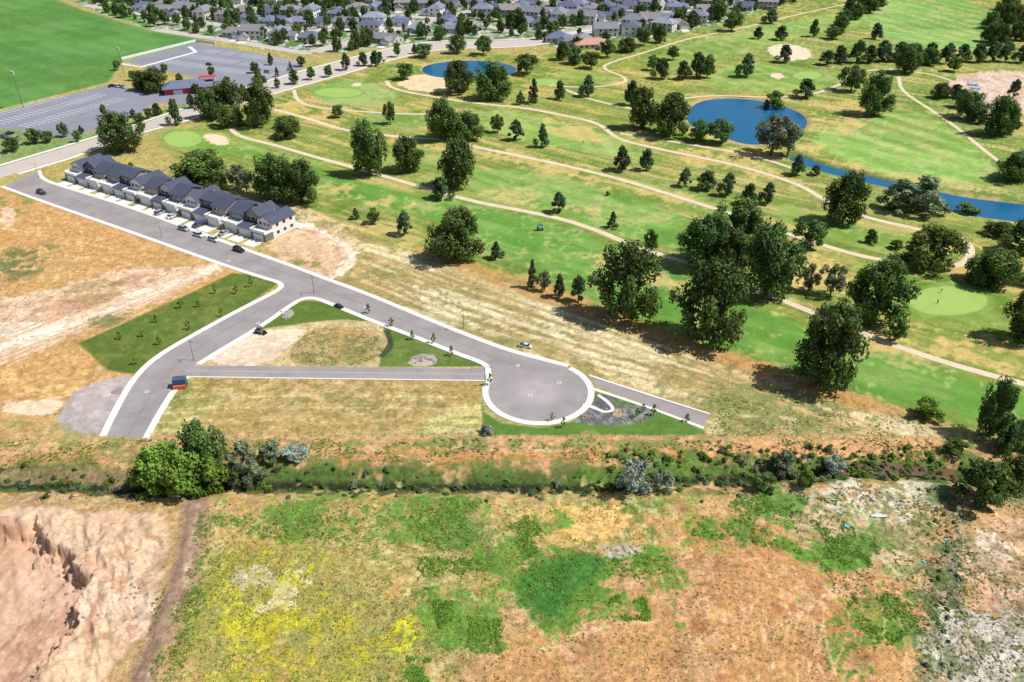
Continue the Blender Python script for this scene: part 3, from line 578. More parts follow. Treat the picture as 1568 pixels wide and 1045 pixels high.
for r_ in range(-2,19):
    for k in range(-34,30):
        lx=k*20.5+(r_%2)*7+random.uniform(-2.5,2.5); ly=r_*27+(4 if r_%2 else 0)+random.uniform(-2,2)
        x=-60+lx*math.cos(ang)-ly*math.sin(ang)+25*math.sin(ly/60); y=560+lx*math.sin(ang)+ly*math.cos(ang)+20*math.sin(lx/65+r_*.3)
        if y>960 or abs(x)>480: continue
        if in_sub(x,y)>8 and random.random()<.95 and not on_street(x,y,11.5):
            rot=ang+(0 if r_%2==0 else math.pi)+random.choice([0,0,.3,.15,-.25,math.pi/2,-math.pi/2])
            place('suburban_house',random.choice(HM),x,y,0,rot,(1.08,1.08,1.15)); houses.append((x,y))
# ---------------------------------------------------------------- townhouses
slate=simple('slate_roof',C(80,86,104),.85,.25,1.2,bump=.15); tw=simple('town_white',C(226,224,220),.8,.05,1); tg=simple('town_grey',C(120,120,126),.8,.08,1); tt=simple('town_tan',C(176,160,146),.8,.1,2); deck=simple('deck_white',C(240,238,234),.7,.04,1)
A_=G(98,277); Bq=G(405,373.5); ux,uy,Lr=frame(A_,Bq); rotT=math.atan2(uy,ux)
def tl(x,y): return (A_[0]+ux*x-uy*y,A_[1]+uy*x+ux*y)
nb=5; pitch=(Lr+1.5)/nb; UW=(pitch-1.8)/3
def townhouse(bi):
    m=MB(); r=random.Random(bi+3)
    for u in range(3):
        x0=u*UW; x1=x0+UW-.02; fy=5.2+(u%2)*1.4; hh=6.0+(.7 if u==1 else 0)+.25*(bi%2); wm_=[1,2,3][(u+bi)%3]
        m.box(x0,x1,fy,17-(u%2)*.8,-.2,hh,wm_)
        if u==1 and bi%2==0: m.gable(x0,x1,fy,16.2,hh,2.1,.45,0,wm_,'y')
        elif u==1: m.gable(x0,x1,fy,16.2,hh,1.7,.45,0,wm_,'x')
        elif (u+bi)%3==0: m.gable(x0,x1,fy,17,hh,1.9,.45,0,wm_,'y')
        else: m.gable(x0,x1,fy,17,hh,2.4,.45,0,wm_,'x')
        m.box(x0+.05,x1-.05,1.2,fy,-.2,3.0,1 if wm_!=1 else 2)          # garage
        if u==1:
            m.prism([(1.0,3.02),(fy,3.9),(fy,4.1),(.8,3.2)],x0-.2,x1+.2,0,'x')
        else:
            m.box(x0-.15,x1+.15,.9,fy-.01,3.0,3.2,4)
            for a in ((x0-.1,x1+.1,.92,1.02),(x0-.1,x0,1.03,fy-.02),(x1,x1+.1,1.03,fy-.02)): m.box(a[0],a[1],a[2],a[3],3.2,4.1,4)
        m.box(x0+1.3,x1-1.2,1.12,1.19,0,2.4,4)
        for k in (.6,1.2,1.8): m.box(x0+1.3,x1-1.25,1.1,1.118,k,k+.03,2)
        m.box(x0+.25,x0+1.1,1.12,1.19,0,2.15,2)
        for wx in (.9,UW/2-.7,UW-2.6):                               # windows
            m.box(x0+wx-.1,x0+wx+1.6,fy-.05,fy-.001,4.25,5.65,4); m.box(x0+wx,x0+wx+1.5,fy-.08,fy-.051,4.35,5.55,5)
            yb=17-(u%2)*.8
            for z in (1.0,4.2): m.box(x0+wx-.1,x0+wx+1.6,yb+.001,yb+.05,z-.1,z+1.3,4); m.box(x0+wx,x0+wx+1.5,yb+.051,yb+.08,z,z+1.2,5)
        m.cyl(x0+UW*.3,12,hh+.5,hh+2.2,.12,.12,6,4); m.cyl(x0+UW*.7,13,hh+.5,hh+1.9,.1,.1,6,2)
        m.box(x0+.3,x1-.3,16.2 if u==1 else 17,19,2.7,2.85,2)        # rear porch roof
        for px_ in (x0+.4,x1-.6): m.box(px_,px_+.18,18.7,18.88,0,2.7,4)
    for z in (1.2,4.2):
        for y in (7,10.5,14):
            xe=3*UW-.02; m.box(xe+.001,xe+.04,y-.1,y+1.5,z-.1,z+1.3,4); m.box(xe+.041,xe+.07,y,y+1.4,z,z+1.2,5)
            m.box(-.04,-.001,y-.1,y+1.5,z-.1,z+1.3,4); m.box(-.07,-.041,y,y+1.4,z,z+1.2,5)
    me=m.mesh('townhouse',[slate,tw,tg,tt,deck,glass]); x,y=tl(bi*pitch,0); place('townhouse',me,x,y,0,rotT)
for bi in range(nb): townhouse(bi)
m=MB()
for bi in range(nb):
    for u in range(3): m.box(bi*pitch+u*UW+.8,bi*pitch+u*UW+UW-.9,-4.5,1.15,-.05,.06,0)
place('driveway',m.mesh('driveway',[conc]),A_[0],A_[1],0,rotT)
m=MB(); m.box(-1,Lr+2,17,21,-.05,.045,0); place('patio',m.mesh('patio',[conc]),A_[0],A_[1],0,rotT)
# ---------------------------------------------------------------- vehicles
def paintm(n,c): 
    m_,_,b_=nodes(n); b_.inputs['Base Color'].default_value=(*c,1); b_.inputs['Roughness'].default_value=.3; b_.inputs['Coat Weight'].default_value=.6; b_.inputs['Metallic'].default_value=.2; return m_
tyre=simple('tyre',(.02,.02,.02),.9); chrome=simple('hub',(.5,.5,.5),.3,.05,1,.8); red=simple('lamp_red',(.4,.02,.02),.4)
def car_mesh(c,kind):
    m=MB(); w=.92; L_=2.35 if kind!='truck' else 2.8; top=1.45 if kind=='sedan' else 1.78
    m.prism([(-L_,.35),(-L_+.05,.85),(-L_+.2,.98),(L_-1.1,1.0),(L_-.15,.8),(L_,.6),(L_,.35),(L_-.2,.28),(-L_+.2,.28)],-w,w,0,'y')
    def cab(x0,x1,x2,x3,zt):
        k=.8
        V=[(x0,-w+.03,.97),(x3,-w+.03,.97),(x3,w-.03,.97),(x0,w-.03,.97),(x1,-w*k,zt),(x2,-w*k,zt),(x2,w*k,zt),(x1,w*k,zt)]
        m.add(V,[(0,1,5,4),(1,2,6,5),(2,3,7,6),(3,0,4,7)],1)
        m.add([(x1-.05,-w*k-.03,zt-.02),(x2+.05,-w*k-.03,zt-.02),(x2+.05,w*k+.03,zt-.02),(x1-.05,w*k+.03,zt-.02),(x1+.05,-w*k,zt+.06),(x2-.05,-w*k,zt+.06),(x2-.05,w*k,zt+.06),(x1+.05,w*k,zt+.06)],[(0,3,2,1),(4,5,6,7),(0,1,5,4),(1,2,6,5),(2,3,7,6),(3,0,4,7)],0)
        for xp in ((x1+x2)/2,): m.box(xp-.05,xp+.05,-w+.02,-w*k+.01,.97,zt,0); m.box(xp-.05,xp+.05,w*k-.01,w-.02,.97,zt,0)
    if kind=='sedan': cab(-1.7,-1.0,.45,1.15,top)
    elif kind=='suv': cab(-2.25,-2.0,.55,1.25,top)
    else:
        cab(-.9,-.75,.9,1.5,top); m.box(-2.75,-.95,-w+.08,w-.08,.99,1.0,3)
        for y in (-w,w-.08): m.box(-2.75,-.95,y,y+.08,.98,1.3,0)
        m.box(-2.8,-2.72,-w,w,.9,1.3,0)
    for x in (-L_*.62,L_*.62):
        for y in (-w+.05,w-.05): m.wheel(x,y,.35,.24,3); m.wheel(x,y*1.02,.18,.22,4)
    m.box(L_-.12,L_+.01,-.8,-.45,.6,.75,4); m.box(L_-.12,L_+.01,.45,.8,.6,.75,4); m.box(-L_-.01,-L_+.1,-.85,-.5,.7,.85,5); m.box(-L_-.01,-L_+.1,.5,.85,.7,.85,5)
    return m.mesh('car',[c,glass,tyre,tyre,chrome,red])
pc={'k':paintm('paint_black',(.015,.018,.025)),'w':paintm('paint_white',(.75,.75,.75)),'s':paintm('paint_silver',(.4,.42,.45)),'r':paintm('paint_red',(.35,.02,.02)),'b':paintm('paint_blue',(.05,.1,.25))}
cm={}
def car(u,v,c='k',kind='sedan',rot=None,name='parked_car',sc=1.0):
    if (c,kind) not in cm: cm[(c,kind)]=car_mesh(pc[c],kind)
    x,y=G(u,v); place(name,cm[(c,kind)],x,y,.025+max(tz(x,y),0),rotT if rot is None else rot,(sc,)*3)
car(366,385,'k','suv'); car(64,297,'k','suv'); car(519,471,'k','sedan',rotT-.1,sc=.72); car(805,532,'w','truck',-.3,'pickup_truck',.72)
for k,(c,kd) in zip((8.2,9.1,11.1,13),(('s','suv'),('w','sedan'),('b','sedan'),('s','sedan'))):
    x,y=tl(k*UW+3.6,-1.9); cm.setdefault((c,kd),car_mesh(pc[c],kd)); place('parked_car',cm[(c,kd)],x,y,.07,rotT+math.pi/2)
for u,v in ((282,352.5),(305,362),(328,369)): car(u,v,'s' if u<300 else 'w','suv')
for i,(u,v) in enumerate(((172,133),(180,134),(188,135),(250,112),(320,100),(410,112),(20,222),(15,206),(8,212),(26,214))): car(u,v,random.choice('kwsb'),random.choice(['sedan','suv']),rotT+random.choice([0,1.57]))
m=MB(); x,y=G(398,510); m.box(-1.2,1.0,-.7,.7,.45,1.2,0); m.box(-.5,.6,-.55,.55,1.2,2.1,1); m.box(-.6,.7,-.6,.6,2.1,2.2,0)
for a in (-.75,.75):
    for b_ in (-.8,.8): m.wheel(a,b_,.42,.3,2)
    m.prism([(-1.2,1.3),(-1.1,1.55),(1.5,.7),(1.7,.35),(1.5,.35),(1.2,.65)],a*1.15-.07,a*1.15+.07,3,'y')
m.prism([(1.55,.1),(1.6,.75),(1.75,.75),(1.75,.25),(2.3,.15),(2.3,.1)],-.9,.9,2,'y')
place('skid_steer_loader',m.mesh('skid_steer_loader',[tg,glass,tyre,tg]),x,y,.02,-.4,(1.0,)*3)
def cart_mesh(c):
    m=MB(); m.prism([(-1.15,.3),(-1.15,.75),(-.2,.8),(-.1,.45),(.6,.42),(.8,.85),(1.1,.8),(1.2,.35),(1,.28)],-.58,.58,0,'y')
    m.box(-.75,-.2,-.5,.5,.8,.92,2); m.box(-.85,-.72,-.5,.5,.82,1.3,2)
    for x in (-.85,.72):
        for y in (-.52,.47): m.box(x,x+.05,y,y+.05,.75,1.85,3)
    m.box(-1.05,.95,-.6,.6,1.85,1.92,1)
    for x in (-.75,.8):
        for y in (-.5,.5): m.wheel(x,y,.23,.18,3)
    m.cyl(-1.0,0,.75,1.4,.2,.16,8,3)
    return m.mesh('golf_cart',[c,pc['b'],tt,tyre])
gcm=cart_mesh(pc['b'])
for u,v in ((827,353),(1392,401)): x,y=G(u,v); place('golf_cart',gcm,x,y,.04,random.uniform(-.6,.2),(1.1,)*3)
# ---------------------------------------------------------------- street furniture
pole=simple('galvanised_pole',(.16,.17,.17),.5,.1,2,.5)
def lamp_mesh(h,arm):
    m=MB(); m.cyl(0,0,-.1,.3,.22,.18,8,0); m.cyl(0,0,.3,h,.12,.07,8,0); m.box(-.06,arm,-.04,.04,h-.12,h-.02,0); m.box(arm-.1,arm+.7,-.16,.16,h-.16,h-.02,1)
    return m.mesh('street_lamp',[pole,tg])
lm=lamp_mesh(8,1.6)
for u,v,vt,rt in ((297,552,520,-.8),(248,364,340,-2.1),(481,449,421,-1.2),(710,503,474,-2),(743,592,562,0),(60,272,250,-2)):
    x,y=G(u,v); hh=height_of(u,v,vt)/8; place('street_lamp',lm,x,y,0,rt,(hh,hh,hh))
m=MB(); m.cyl(0,0,0,1,.014,.008,8,0); m.box(-.1,.1,-.012,.012,.95,.965,0); m.box(-.1,.1,-.012,.012,.9,.915,0)
for x in (-.09,-.045,0,.045,.09): m.box(x-.015,x+.015,-.03,.0,.945,.99,1); m.box(x-.015,x+.015,-.03,.0,.895,.935,1)
fm=m.mesh('field_light_tower',[pole,white])
for u,v,vt in ((36,166,108),(191,118,72),(330,60,32)): x,y=G(u,v); hh=height_of(u,v,vt); place('field_light_tower',fm,x,y,0,-.6,(hh*.7,hh*.7,hh))
x,y=G(1277,616); m=MB(); m.cyl(0,0,-.3,6,.14,.1,8,0); m.box(-1.1,1.1,-.07,.07,5.2,5.35,0); [m.cyl(q,0,5.35,5.6,.06,.06,6,1) for q in (-.9,0,.9)]; place('utility_pole',m.mesh('utility_pole',[simple('wood_pole',(.12,.08,.05)),white]),x,y,0,.4)
m=MB(); fl=GP([(232,669),(740,669),(1090,671),(1440,673)])
for (ax,ay),(bx,by) in zip(fl[:-1],fl[1:]):
    l=math.hypot(bx-ax,by-ay); n=int(l/3)
    for i in range(n):
        t=i/n; x=ax+(bx-ax)*t; y=ay+(by-ay)*t; m.box(x-.04,x+.04,y-.04,y+.04,-.2,1.3,0)
    for z in (.5,.9,1.25): m.add([(ax,ay,z),(bx,by,z),(bx,by,z+.03),(ax,ay,z+.03)],[(0,1,2,3)],0)
place('wire_fence',m.mesh('wire_fence',[pole]),0,0)
redw=simple('red_wall',C(196,76,76),.8,.05); x,y=G(283,140); m=MB(); m.box(-11,11,-6,6,-.1,3.4,0); m.hip(-11,11,-6,6,3.4,3.2,1.2,1); m.box(-6,-1,-6.06,-6,0,2.6,2); m.box(3,8,-6.06,-6,1,2.6,3); m.box(11.5,16,-5,-1,0,2.8,0); m.gable(11.5,16,-5,-1,2.8,1,.4,1,0,'x'); place('clubhouse',m.mesh('clubhouse',[redw,roofs[0],white,glass]),x,y,0,.35)
x,y=G(318,124); m=MB(); m.box(-5,5,-3,3,2.6,2.8,0); [m.cyl(a,c,0,2.6,.15,.15,6,1) for a in (-4.5,4.5) for c in (-2.5,2.5)]; place('picnic_shelter',m.mesh('picnic_shelter',[redw,white]),x,y,0,.3)
terra=simple('terracotta',C(196,152,132),.9,.15,1)
x,y=G(905,72); m=MB(); m.box(-12,12,-7,7,-.1,3.2,0); m.hip(-12,12,-7,7,3.2,3,.9,1); m.box(3,9,-12,-7,-.1,3.0,0); m.hip(3,9,-12,-6,3.0,2,.6,1)
for q in (-10,-6,-2): m.box(q,q+2,-7.06,-7,1,2.4,2)
m.box(4,8,-12.05,-12,0,2.3,3); place('terracotta_roof_house',m.mesh('terracotta_roof_house',[walls[0],terra,glass,white]),x,y,0,.2)
bl=simple('container_blue',C(60,108,160),.6,.1,2); orr=simple('container_orange',C(220,110,60),.7,.1,2)
x,y=G(277,592); m=MB(); m.box(-2,2,-1.2,1.2,.15,2.5,0)
for q in np.arange(-1.9,1.9,.3): m.box(q,q+.14,-1.25,-1.2,.25,2.4,0); m.box(q,q+.14,1.2,1.25,.25,2.4,0)
m.box(-2.05,2.05,-1.25,1.25,2.5,2.58,2); m.box(2.0,2.05,-1.1,-.02,.3,2.4,2); m.box(2.0,2.05,.02,1.1,.3,2.4,2)
m.box(-1.9,1.9,-2.0,-1.35,.05,1.1,1); m.box(-2,2,-1.2,1.2,0,.14,3); place('storage_container',m.mesh('storage_container',[bl,orr,simple('dk',C(80,92,116)),tyre]),x,y,0,.15,(.85,.85,1.1))
m=MB()
for u,v in ((812,605),(793,560),(560,470),(395,495),(350,400),(225,600),(856,586)):
    x,y=G(u,v); m.cyl(x,y,.0,.032,.6,.6,18,0); m.cyl(x,y,.0,.037,.34,.34,14,1)
place('manhole_cover',m.mesh('manhole_cover',[conc,tg]),0,0)
# irrigation spray on the practice range
x,y=G(1303,216); sq=[]
for i in range(260):
    t=random.random(); a=random.choice([.3,.45,2.7])+random.gauss(0,.05); r=t*7; sq.append((r*math.cos(a),r*math.sin(a),.4+9*t*(1.45-t)*1.1+random.gauss(0,.15)))
V=[];Fc=[]
for p in sq:
    i=len(V); s=.09; V+=[(p[0]-s,p[1],p[2]),(p[0],p[1],p[2]-s),(p[0]+s,p[1],p[2]),(p[0],p[1],p[2]+s)]; Fc.append((i,i+1,i+2,i+3))
me=bpy.data.meshes.new('sprinkler'); me.from_pydata(V,[],Fc); me.materials.append(deck); place('sprinkler_spray',me,x,y)
# boulders
rockm=simple('boulder_stone',C(164,152,142),.9,.25,2,bump=.4)
def rock_mesh(seed):
    bm=bmesh.new(); bmesh.ops.create_icosphere(bm,subdivisions=2,radius=1); r=random.Random(seed)
    ax=[Vector((r.gauss(0,1),r.gauss(0,1),r.gauss(0,1))).normalized() for _ in range(9)]; dd=[r.uniform(.55,.85) for _ in ax]
    for v in bm.verts:
        for a,d in zip(ax,dd):
            k=v.co.dot(a)
            if k>d: v.co-=a*(k-d)
        v.co.z*=.75
    me=bpy.data.meshes.new('boulder'); bm.to_mesh(me); bm.free(); me.materials.append(rockm); return me
RM=[rock_mesh(i) for i in range(5)]
rp=bpy.data.objects.new('boulder_pile',None); link(rp)
for cx,cy,sx,sy,n in ((648,551,20,7,38),(948,632,15,8,26),(745,660,12,5,14),(436,482,9,5,14),(975,640,22,8,34),(40,468,14,5,16),(1550,770,20,12,14),(900,640,14,6,20),(1500,1010,60,40,90),(950,840,25,8,20),(1330,760,60,20,30),(1460,900,20,60,30),(100,900,50,60,40),(200,900,30,60,30)):
    for _ in range(n):
        u=cx+random.gauss(0,.5)*sx; v=cy+random.gauss(0,.5)*sy; x,y=G(u,v); s=random.uniform(.12,.45); place('boulder',random.choice(RM),x,y,tz(x,y)+s*.2,random.uniform(0,6),(s,s*random.uniform(.7,1.2),s),rp)
tarp=simple('tarp_blue',C(120,196,222),.6,.1,2)
for u,v,s in ((1297,806,.5),(1415,858,.35),(1448,828,.35),(1380,800,.3),(1490,130,3),(1495,136,2.5),(1240,700,.4)):
    x,y=G(u,v); V=[];n=7
    for i in range(n):
        for j in range(n): V.append(((i/(n-1)-.5)*2*s*(1+.2*math.sin(j*2.1)),(j/(n-1)-.5)*1.5*s*(1+.2*math.sin(i*1.7)),.12+.22*s*abs(math.sin(i*1.3+j*.9))))
    me=bpy.data.meshes.new('tarp'); me.from_pydata(V,[],[(i*n+j,(i+1)*n+j,(i+1)*n+j+1,i*n+j+1) for i in range(n-1) for j in range(n-1)]); me.materials.append(tarp); place('tarp',me,x,y,tz(x,y),random.uniform(0,3))
x,y=G(1345,791); m=MB(); m.box(-2.2,2.2,-.25,.05,0,.3,0); m.box(-2,1.2,.1,.4,0,.28,0); m.box(-1,2.4,-.6,-.3,0,.2,0); place('lumber_stack',m.mesh('lumber_stack',[white]),x,y,tz(x,y)+.2,.1,(.8,.8,1))
# ---------------------------------------------------------------- golfers
def golfer(u,v,shirt,rot,bend):
    x,y=G(u,v); V=[(0,0,.95),(0,bend*.15,1.2),(0,bend*.3,1.42),(0,bend*.34,1.52),(0,bend*.4,1.66),(-.1,0,.9),(-.14,0.02,.5),(-.15,0,.08),(-.15,.14,.04),(.1,0,.9),(.14,0.02,.5),(.15,0,.08),(.15,.14,.04),(-.2,bend*.3,1.4),(-.22,bend*.4+.08,1.12),(-.06,bend*.5+.25,.92),(.2,bend*.3,1.4),(.22,bend*.4+.08,1.12),(.06,bend*.5+.25,.92)]
    E=[(0,1),(1,2),(2,3),(3,4),(0,5),(5,6),(6,7),(7,8),(0,9),(9,10),(10,11),(11,12),(2,13),(13,14),(14,15),(2,16),(16,17),(17,18)]
    R=[.14,.14,.15,.06,.11,.1,.07,.045,.04,.1,.07,.045,.04,.065,.05,.035,.065,.05,.035]
    me=bpy.data.meshes.new('golfer'); me.from_pydata(V,E,[]); o=place('golfer',me,x,y,.01,rot)
    o.modifiers.new('s','SKIN')
    for i,r in enumerate(R): me.skin_vertices[0].data[i].radius=(r,r)
    me.skin_vertices[0].data[0].use_root=True
    o.modifiers.new('d','SUBSURF').levels=1
    me.materials.append(shirt)
    mb=MB(); mb.add([(-.01,.25+bend*.5,.92),(.01,.25+bend*.5,.92),(.01,.75,.03),(-.01,.75,.03)],[(0,1,2,3)],0); mb.box(-.06,.06,.72,.78,.0,.05,0)
    place('club',mb.mesh('club',[pole]),0,0,0,0,parent=o)
for i,a in enumerate(((1435,466,'k'),(1408,446,'k'),(893,220,'k'),(1440,448,'b'))): golfer(a[0],a[1],pc[a[2]],i*1.3,.5 if i%2 else .1)
# ---------------------------------------------------------------- foliage
def leafmat(name,c,tr=.25):
    m=bpy.data.materials.new(name); m.use_nodes=True; nt=m.node_tree; N=nt.nodes; L=nt.links; N.clear()
    out=N.new('ShaderNodeOutputMaterial'); at=N.new('ShaderNodeAttribute'); at.attribute_name='Col'; oi=N.new('ShaderNodeObjectInfo')
    hs=N.new('ShaderNodeHueSaturation'); mu=N.new('ShaderNodeMix'); mu.data_type='RGBA'; mu.blend_type='MULTIPLY'; mu.inputs[0].default_value=1
    mu.inputs[6].default_value=(*c,1); L.new(at.outputs['Color'],mu.inputs[7]); L.new(mu.outputs[2],hs.inputs['Color'])
    for i,(a,b_) in (('Hue',(.48,.515)),('Value',(.78,1.25))):
        mr=N.new('ShaderNodeMapRange'); mr.inputs[3].default_value=a; mr.inputs[4].default_value=b_; L.new(oi.outputs['Random'],mr.inputs[0]); L.new(mr.outputs[0],hs.inputs[i])
    d=N.new('ShaderNodeBsdfDiffuse'); t=N.new('ShaderNodeBsdfTranslucent'); mx=N.new('ShaderNodeMixShader'); mx.inputs[0].default_value=tr
    L.new(hs.outputs[0],d.inputs['Color']); L.new(hs.outputs[0],t.inputs['Color']); L.new(d.outputs[0],mx.inputs[1]); L.new(t.outputs[0],mx.inputs[2]); L.new(mx.outputs[0],out.inputs[0]); return m
bark=simple('bark',(.12,.09,.06),.95,.3,3)
def quads(c,nrm,s):
    n=len(c); a=np.cross(nrm,rng.normal(size=(n,3))); a/=np.linalg.norm(a,axis=1)[:,None]+1e-9; b_=np.cross(nrm,a); b_/=np.linalg.norm(b_,axis=1)[:,None]+1e-9
    s=s[:,None]; s2=s*rng.uniform(.6,1,size=(n,1))
    return np.stack([c-a*s,c-b_*s2,c+a*s,c+b_*s2],1).reshape(-1,3)
def tube(p0,p1,r0,r1,n=6):
    p0=np.array(p0,float);p1=np.array(p1,float);d=p1-p0;d/=np.linalg.norm(d); a=np.cross(d,[.3,.9,.1]);a/=np.linalg.norm(a);b_=np.cross(d,a)
    t=np.arange(n)*2*math.pi/n; ring=np.cos(t)[:,None]*a+np.sin(t)[:,None]*b_
    return np.concatenate([p0+ring*r0,p1+ring*r1]), np.array([(i,(i+1)%n,(i+1)%n+n,i+n) for i in range(n)])
def env(kind,z):
    z=np.asarray(z,float)
    if kind=='cotton': return .5*np.sin(math.pi*np.clip((z-.04)/.99,0,1)**.8)**.75
    if kind=='pine': t=np.clip((z-.1)/.9,0,1); return .5*(1-t)**.62*np.minimum(1,t*7+.45)
    if kind=='spruce': t=np.clip((z-.04)/.96,0,1); return .5*(1-t)**.9
    if kind=='willow': return np.where(z>.35,.5*np.sqrt(np.clip(1-((z-.35)/.65)**2,0,1)),.46)
    if kind=='round': t=np.clip((z-.18)/.84,0,1); return .5*np.sqrt(np.clip(1-(2*t-1)**2,0,1))
    if kind=='shrub': return .5*np.sqrt(np.clip(1-z**2,0,1))
def tree_mesh(kind,seed,mat,nl=30,lv=170,ls=.03):
    global rng
    rng=np.random.default_rng(seed); z0={'cotton':.15,'pine':.14,'spruce':.07,'willow':.1,'round':.26,'shrub':.08}[kind]
    Vs=[];Qs=[];Ms=[];Cs=[];off=0
    def addp(V,Q,mi,c):
        nonlocal off
        Vs.append(V);Qs.append(Q+off);Ms.append(np.full(len(Q),mi));Cs.append(c); off+=len(V)
    if kind!='shrub':
        V,Q=tube((0,0,-.03),(.01,.0,.3),.032,.024); addp(V,Q,0,np.ones((len(V),3)))
        V,Q=tube((.01,0,.29),(.0,.01,.85),.024,.006); addp(V,Q,0,np.ones((len(V),3)))
    ph=rng.uniform(0,6.28,3); big=kind=='cotton'
    for i in range(nl):
        z=z0+(.93-z0)*((i+.5)/nl)**(.8 if kind in('pine','spruce') else 1); e=float(env(kind,z)); an=i*2.4+rng.uniform(-.5,.5)
        if big: e*=1+.2*math.sin(2*an+ph[0])+.14*math.sin(3*an+ph[1]+z*3)
        rr=e*rng.uniform(.45,.86) if i<nl-2 else 0
        if i%5==0: rr*=.3
        R=rng.uniform(.1,.18)*(1 if kind not in ('pine','spruce') else .55+e)*(.78 if big else 1); ctr=np.array([rr*math.cos(an),rr*math.sin(an),z+(rng.normal(0,.02))])
        R=min(R,max(e*1.05-rr*.6,.06))
        if kind!='shrub' and i%3==0:
            V,Q=tube((0,0,max(.12,z-.22)),ctr,.013,.004,5); addp(V,Q,0,np.ones((len(V),3)))
        n=int(lv*rng.uniform(.8,1.2)*(R/.15)**1.2); d=rng.normal(size=(n,3)); d/=np.linalg.norm(d,axis=1)[:,None]
        rad=R*(1-np.abs(rng.normal(0,.22,n))+.12*rng.normal(size=n)); vz={'willow':1.1,'cotton':1.35}.get(kind,.8)
        c=ctr+d*rad[:,None]*np.array([1,1,vz]); c[:,2]=np.maximum(c[:,2],.03)
        nn=d+np.array([0,0,.25])+rng.normal(0,.4,(n,3)); nn/=np.linalg.norm(nn,axis=1)[:,None]
        V=quads(c,nn,ls*rng.uniform(.6,1.25,n)); Q=np.arange(n*4).reshape(-1,4)
        t=rng.uniform(.7,1.3)*rng.uniform(.55,1.45,n); cc=np.stack([t*rng.uniform(.85,1.25,n),t,t*rng.uniform(.8,1.1,n)],1); addp(V,Q,1,np.repeat(cc,4,0))
    me=raw_mesh(kind+'_tree_mesh',np.concatenate(Vs),np.concatenate(Qs),np.concatenate(Ms),np.concatenate(Cs)); me.materials.append(bark); me.materials.append(mat); return me
Lc=leafmat('leaf_cottonwood',(.1,.168,.052)); Lp=leafmat('leaf_pine',(.082,.135,.064),.15); Lw=leafmat('leaf_willow',(.135,.205,.058)); La=leafmat('leaf_ash',(.115,.19,.06)); Ls=leafmat('leaf_silver',(.34,.41,.35)); Lb=leafmat('leaf_bright',(.16,.28,.052)); Ly=leafmat('leaf_young',(.22,.32,.07)); Lg_=leafmat('leaf_grey',(.175,.22,.135))
T={'cotton':[tree_mesh('cotton',10+i,Lc,52,210,.024) for i in range(6)],'pine':[tree_mesh('pine',20+i,Lp,24,150,.032) for i in range(3)],'spruce':[tree_mesh('spruce',25+i,Lp,22,130,.034) for i in range(2)],
   'willow':[tree_mesh('willow',30+i,Lw,34,150,.03) for i in range(2)],'round':[tree_mesh('round',40+i,La,22,130,.036) for i in range(3)],'silver':[tree_mesh('shrub',50+i,Ls,16,150,.035) for i in range(2)],
   'bush':[tree_mesh('shrub',55+i,Lb,18,170,.032) for i in range(2)],'dbush':[tree_mesh('shrub',58+i,Lc,18,150,.035) for i in range(2)],'young':[tree_mesh('round',60+i,Ly,9,50,.06) for i in range(2)],'grey':[tree_mesh('round',65+i,Lg_,22,130,.032) for i in range(2)],'gbush':[tree_mesh('shrub',68,Lg_,18,150,.035)]}
NM={'cotton':'cottonwood_tree','pine':'pine_tree','spruce':'spruce_tree','willow':'willow_tree','round':'ash_tree','silver':'silver_shrub','bush':'green_shrub','dbush':'dark_green_shrub','young':'young_street_tree','grey':'russian_olive_tree','gbush':'grey_green_shrub'}
def tree(kind,u,v,vt,w,name=None):
    x,y=G(u,v); h=height_of(u,v,vt)*.97; W=w*depth_of(u,v)/F*1.12
    place(name or NM[kind],random.choice(T[kind]),x,y,tz(x,y)-.05,random.uniform(0,6.28),(W,W*random.uniform(.9,1.1),h))
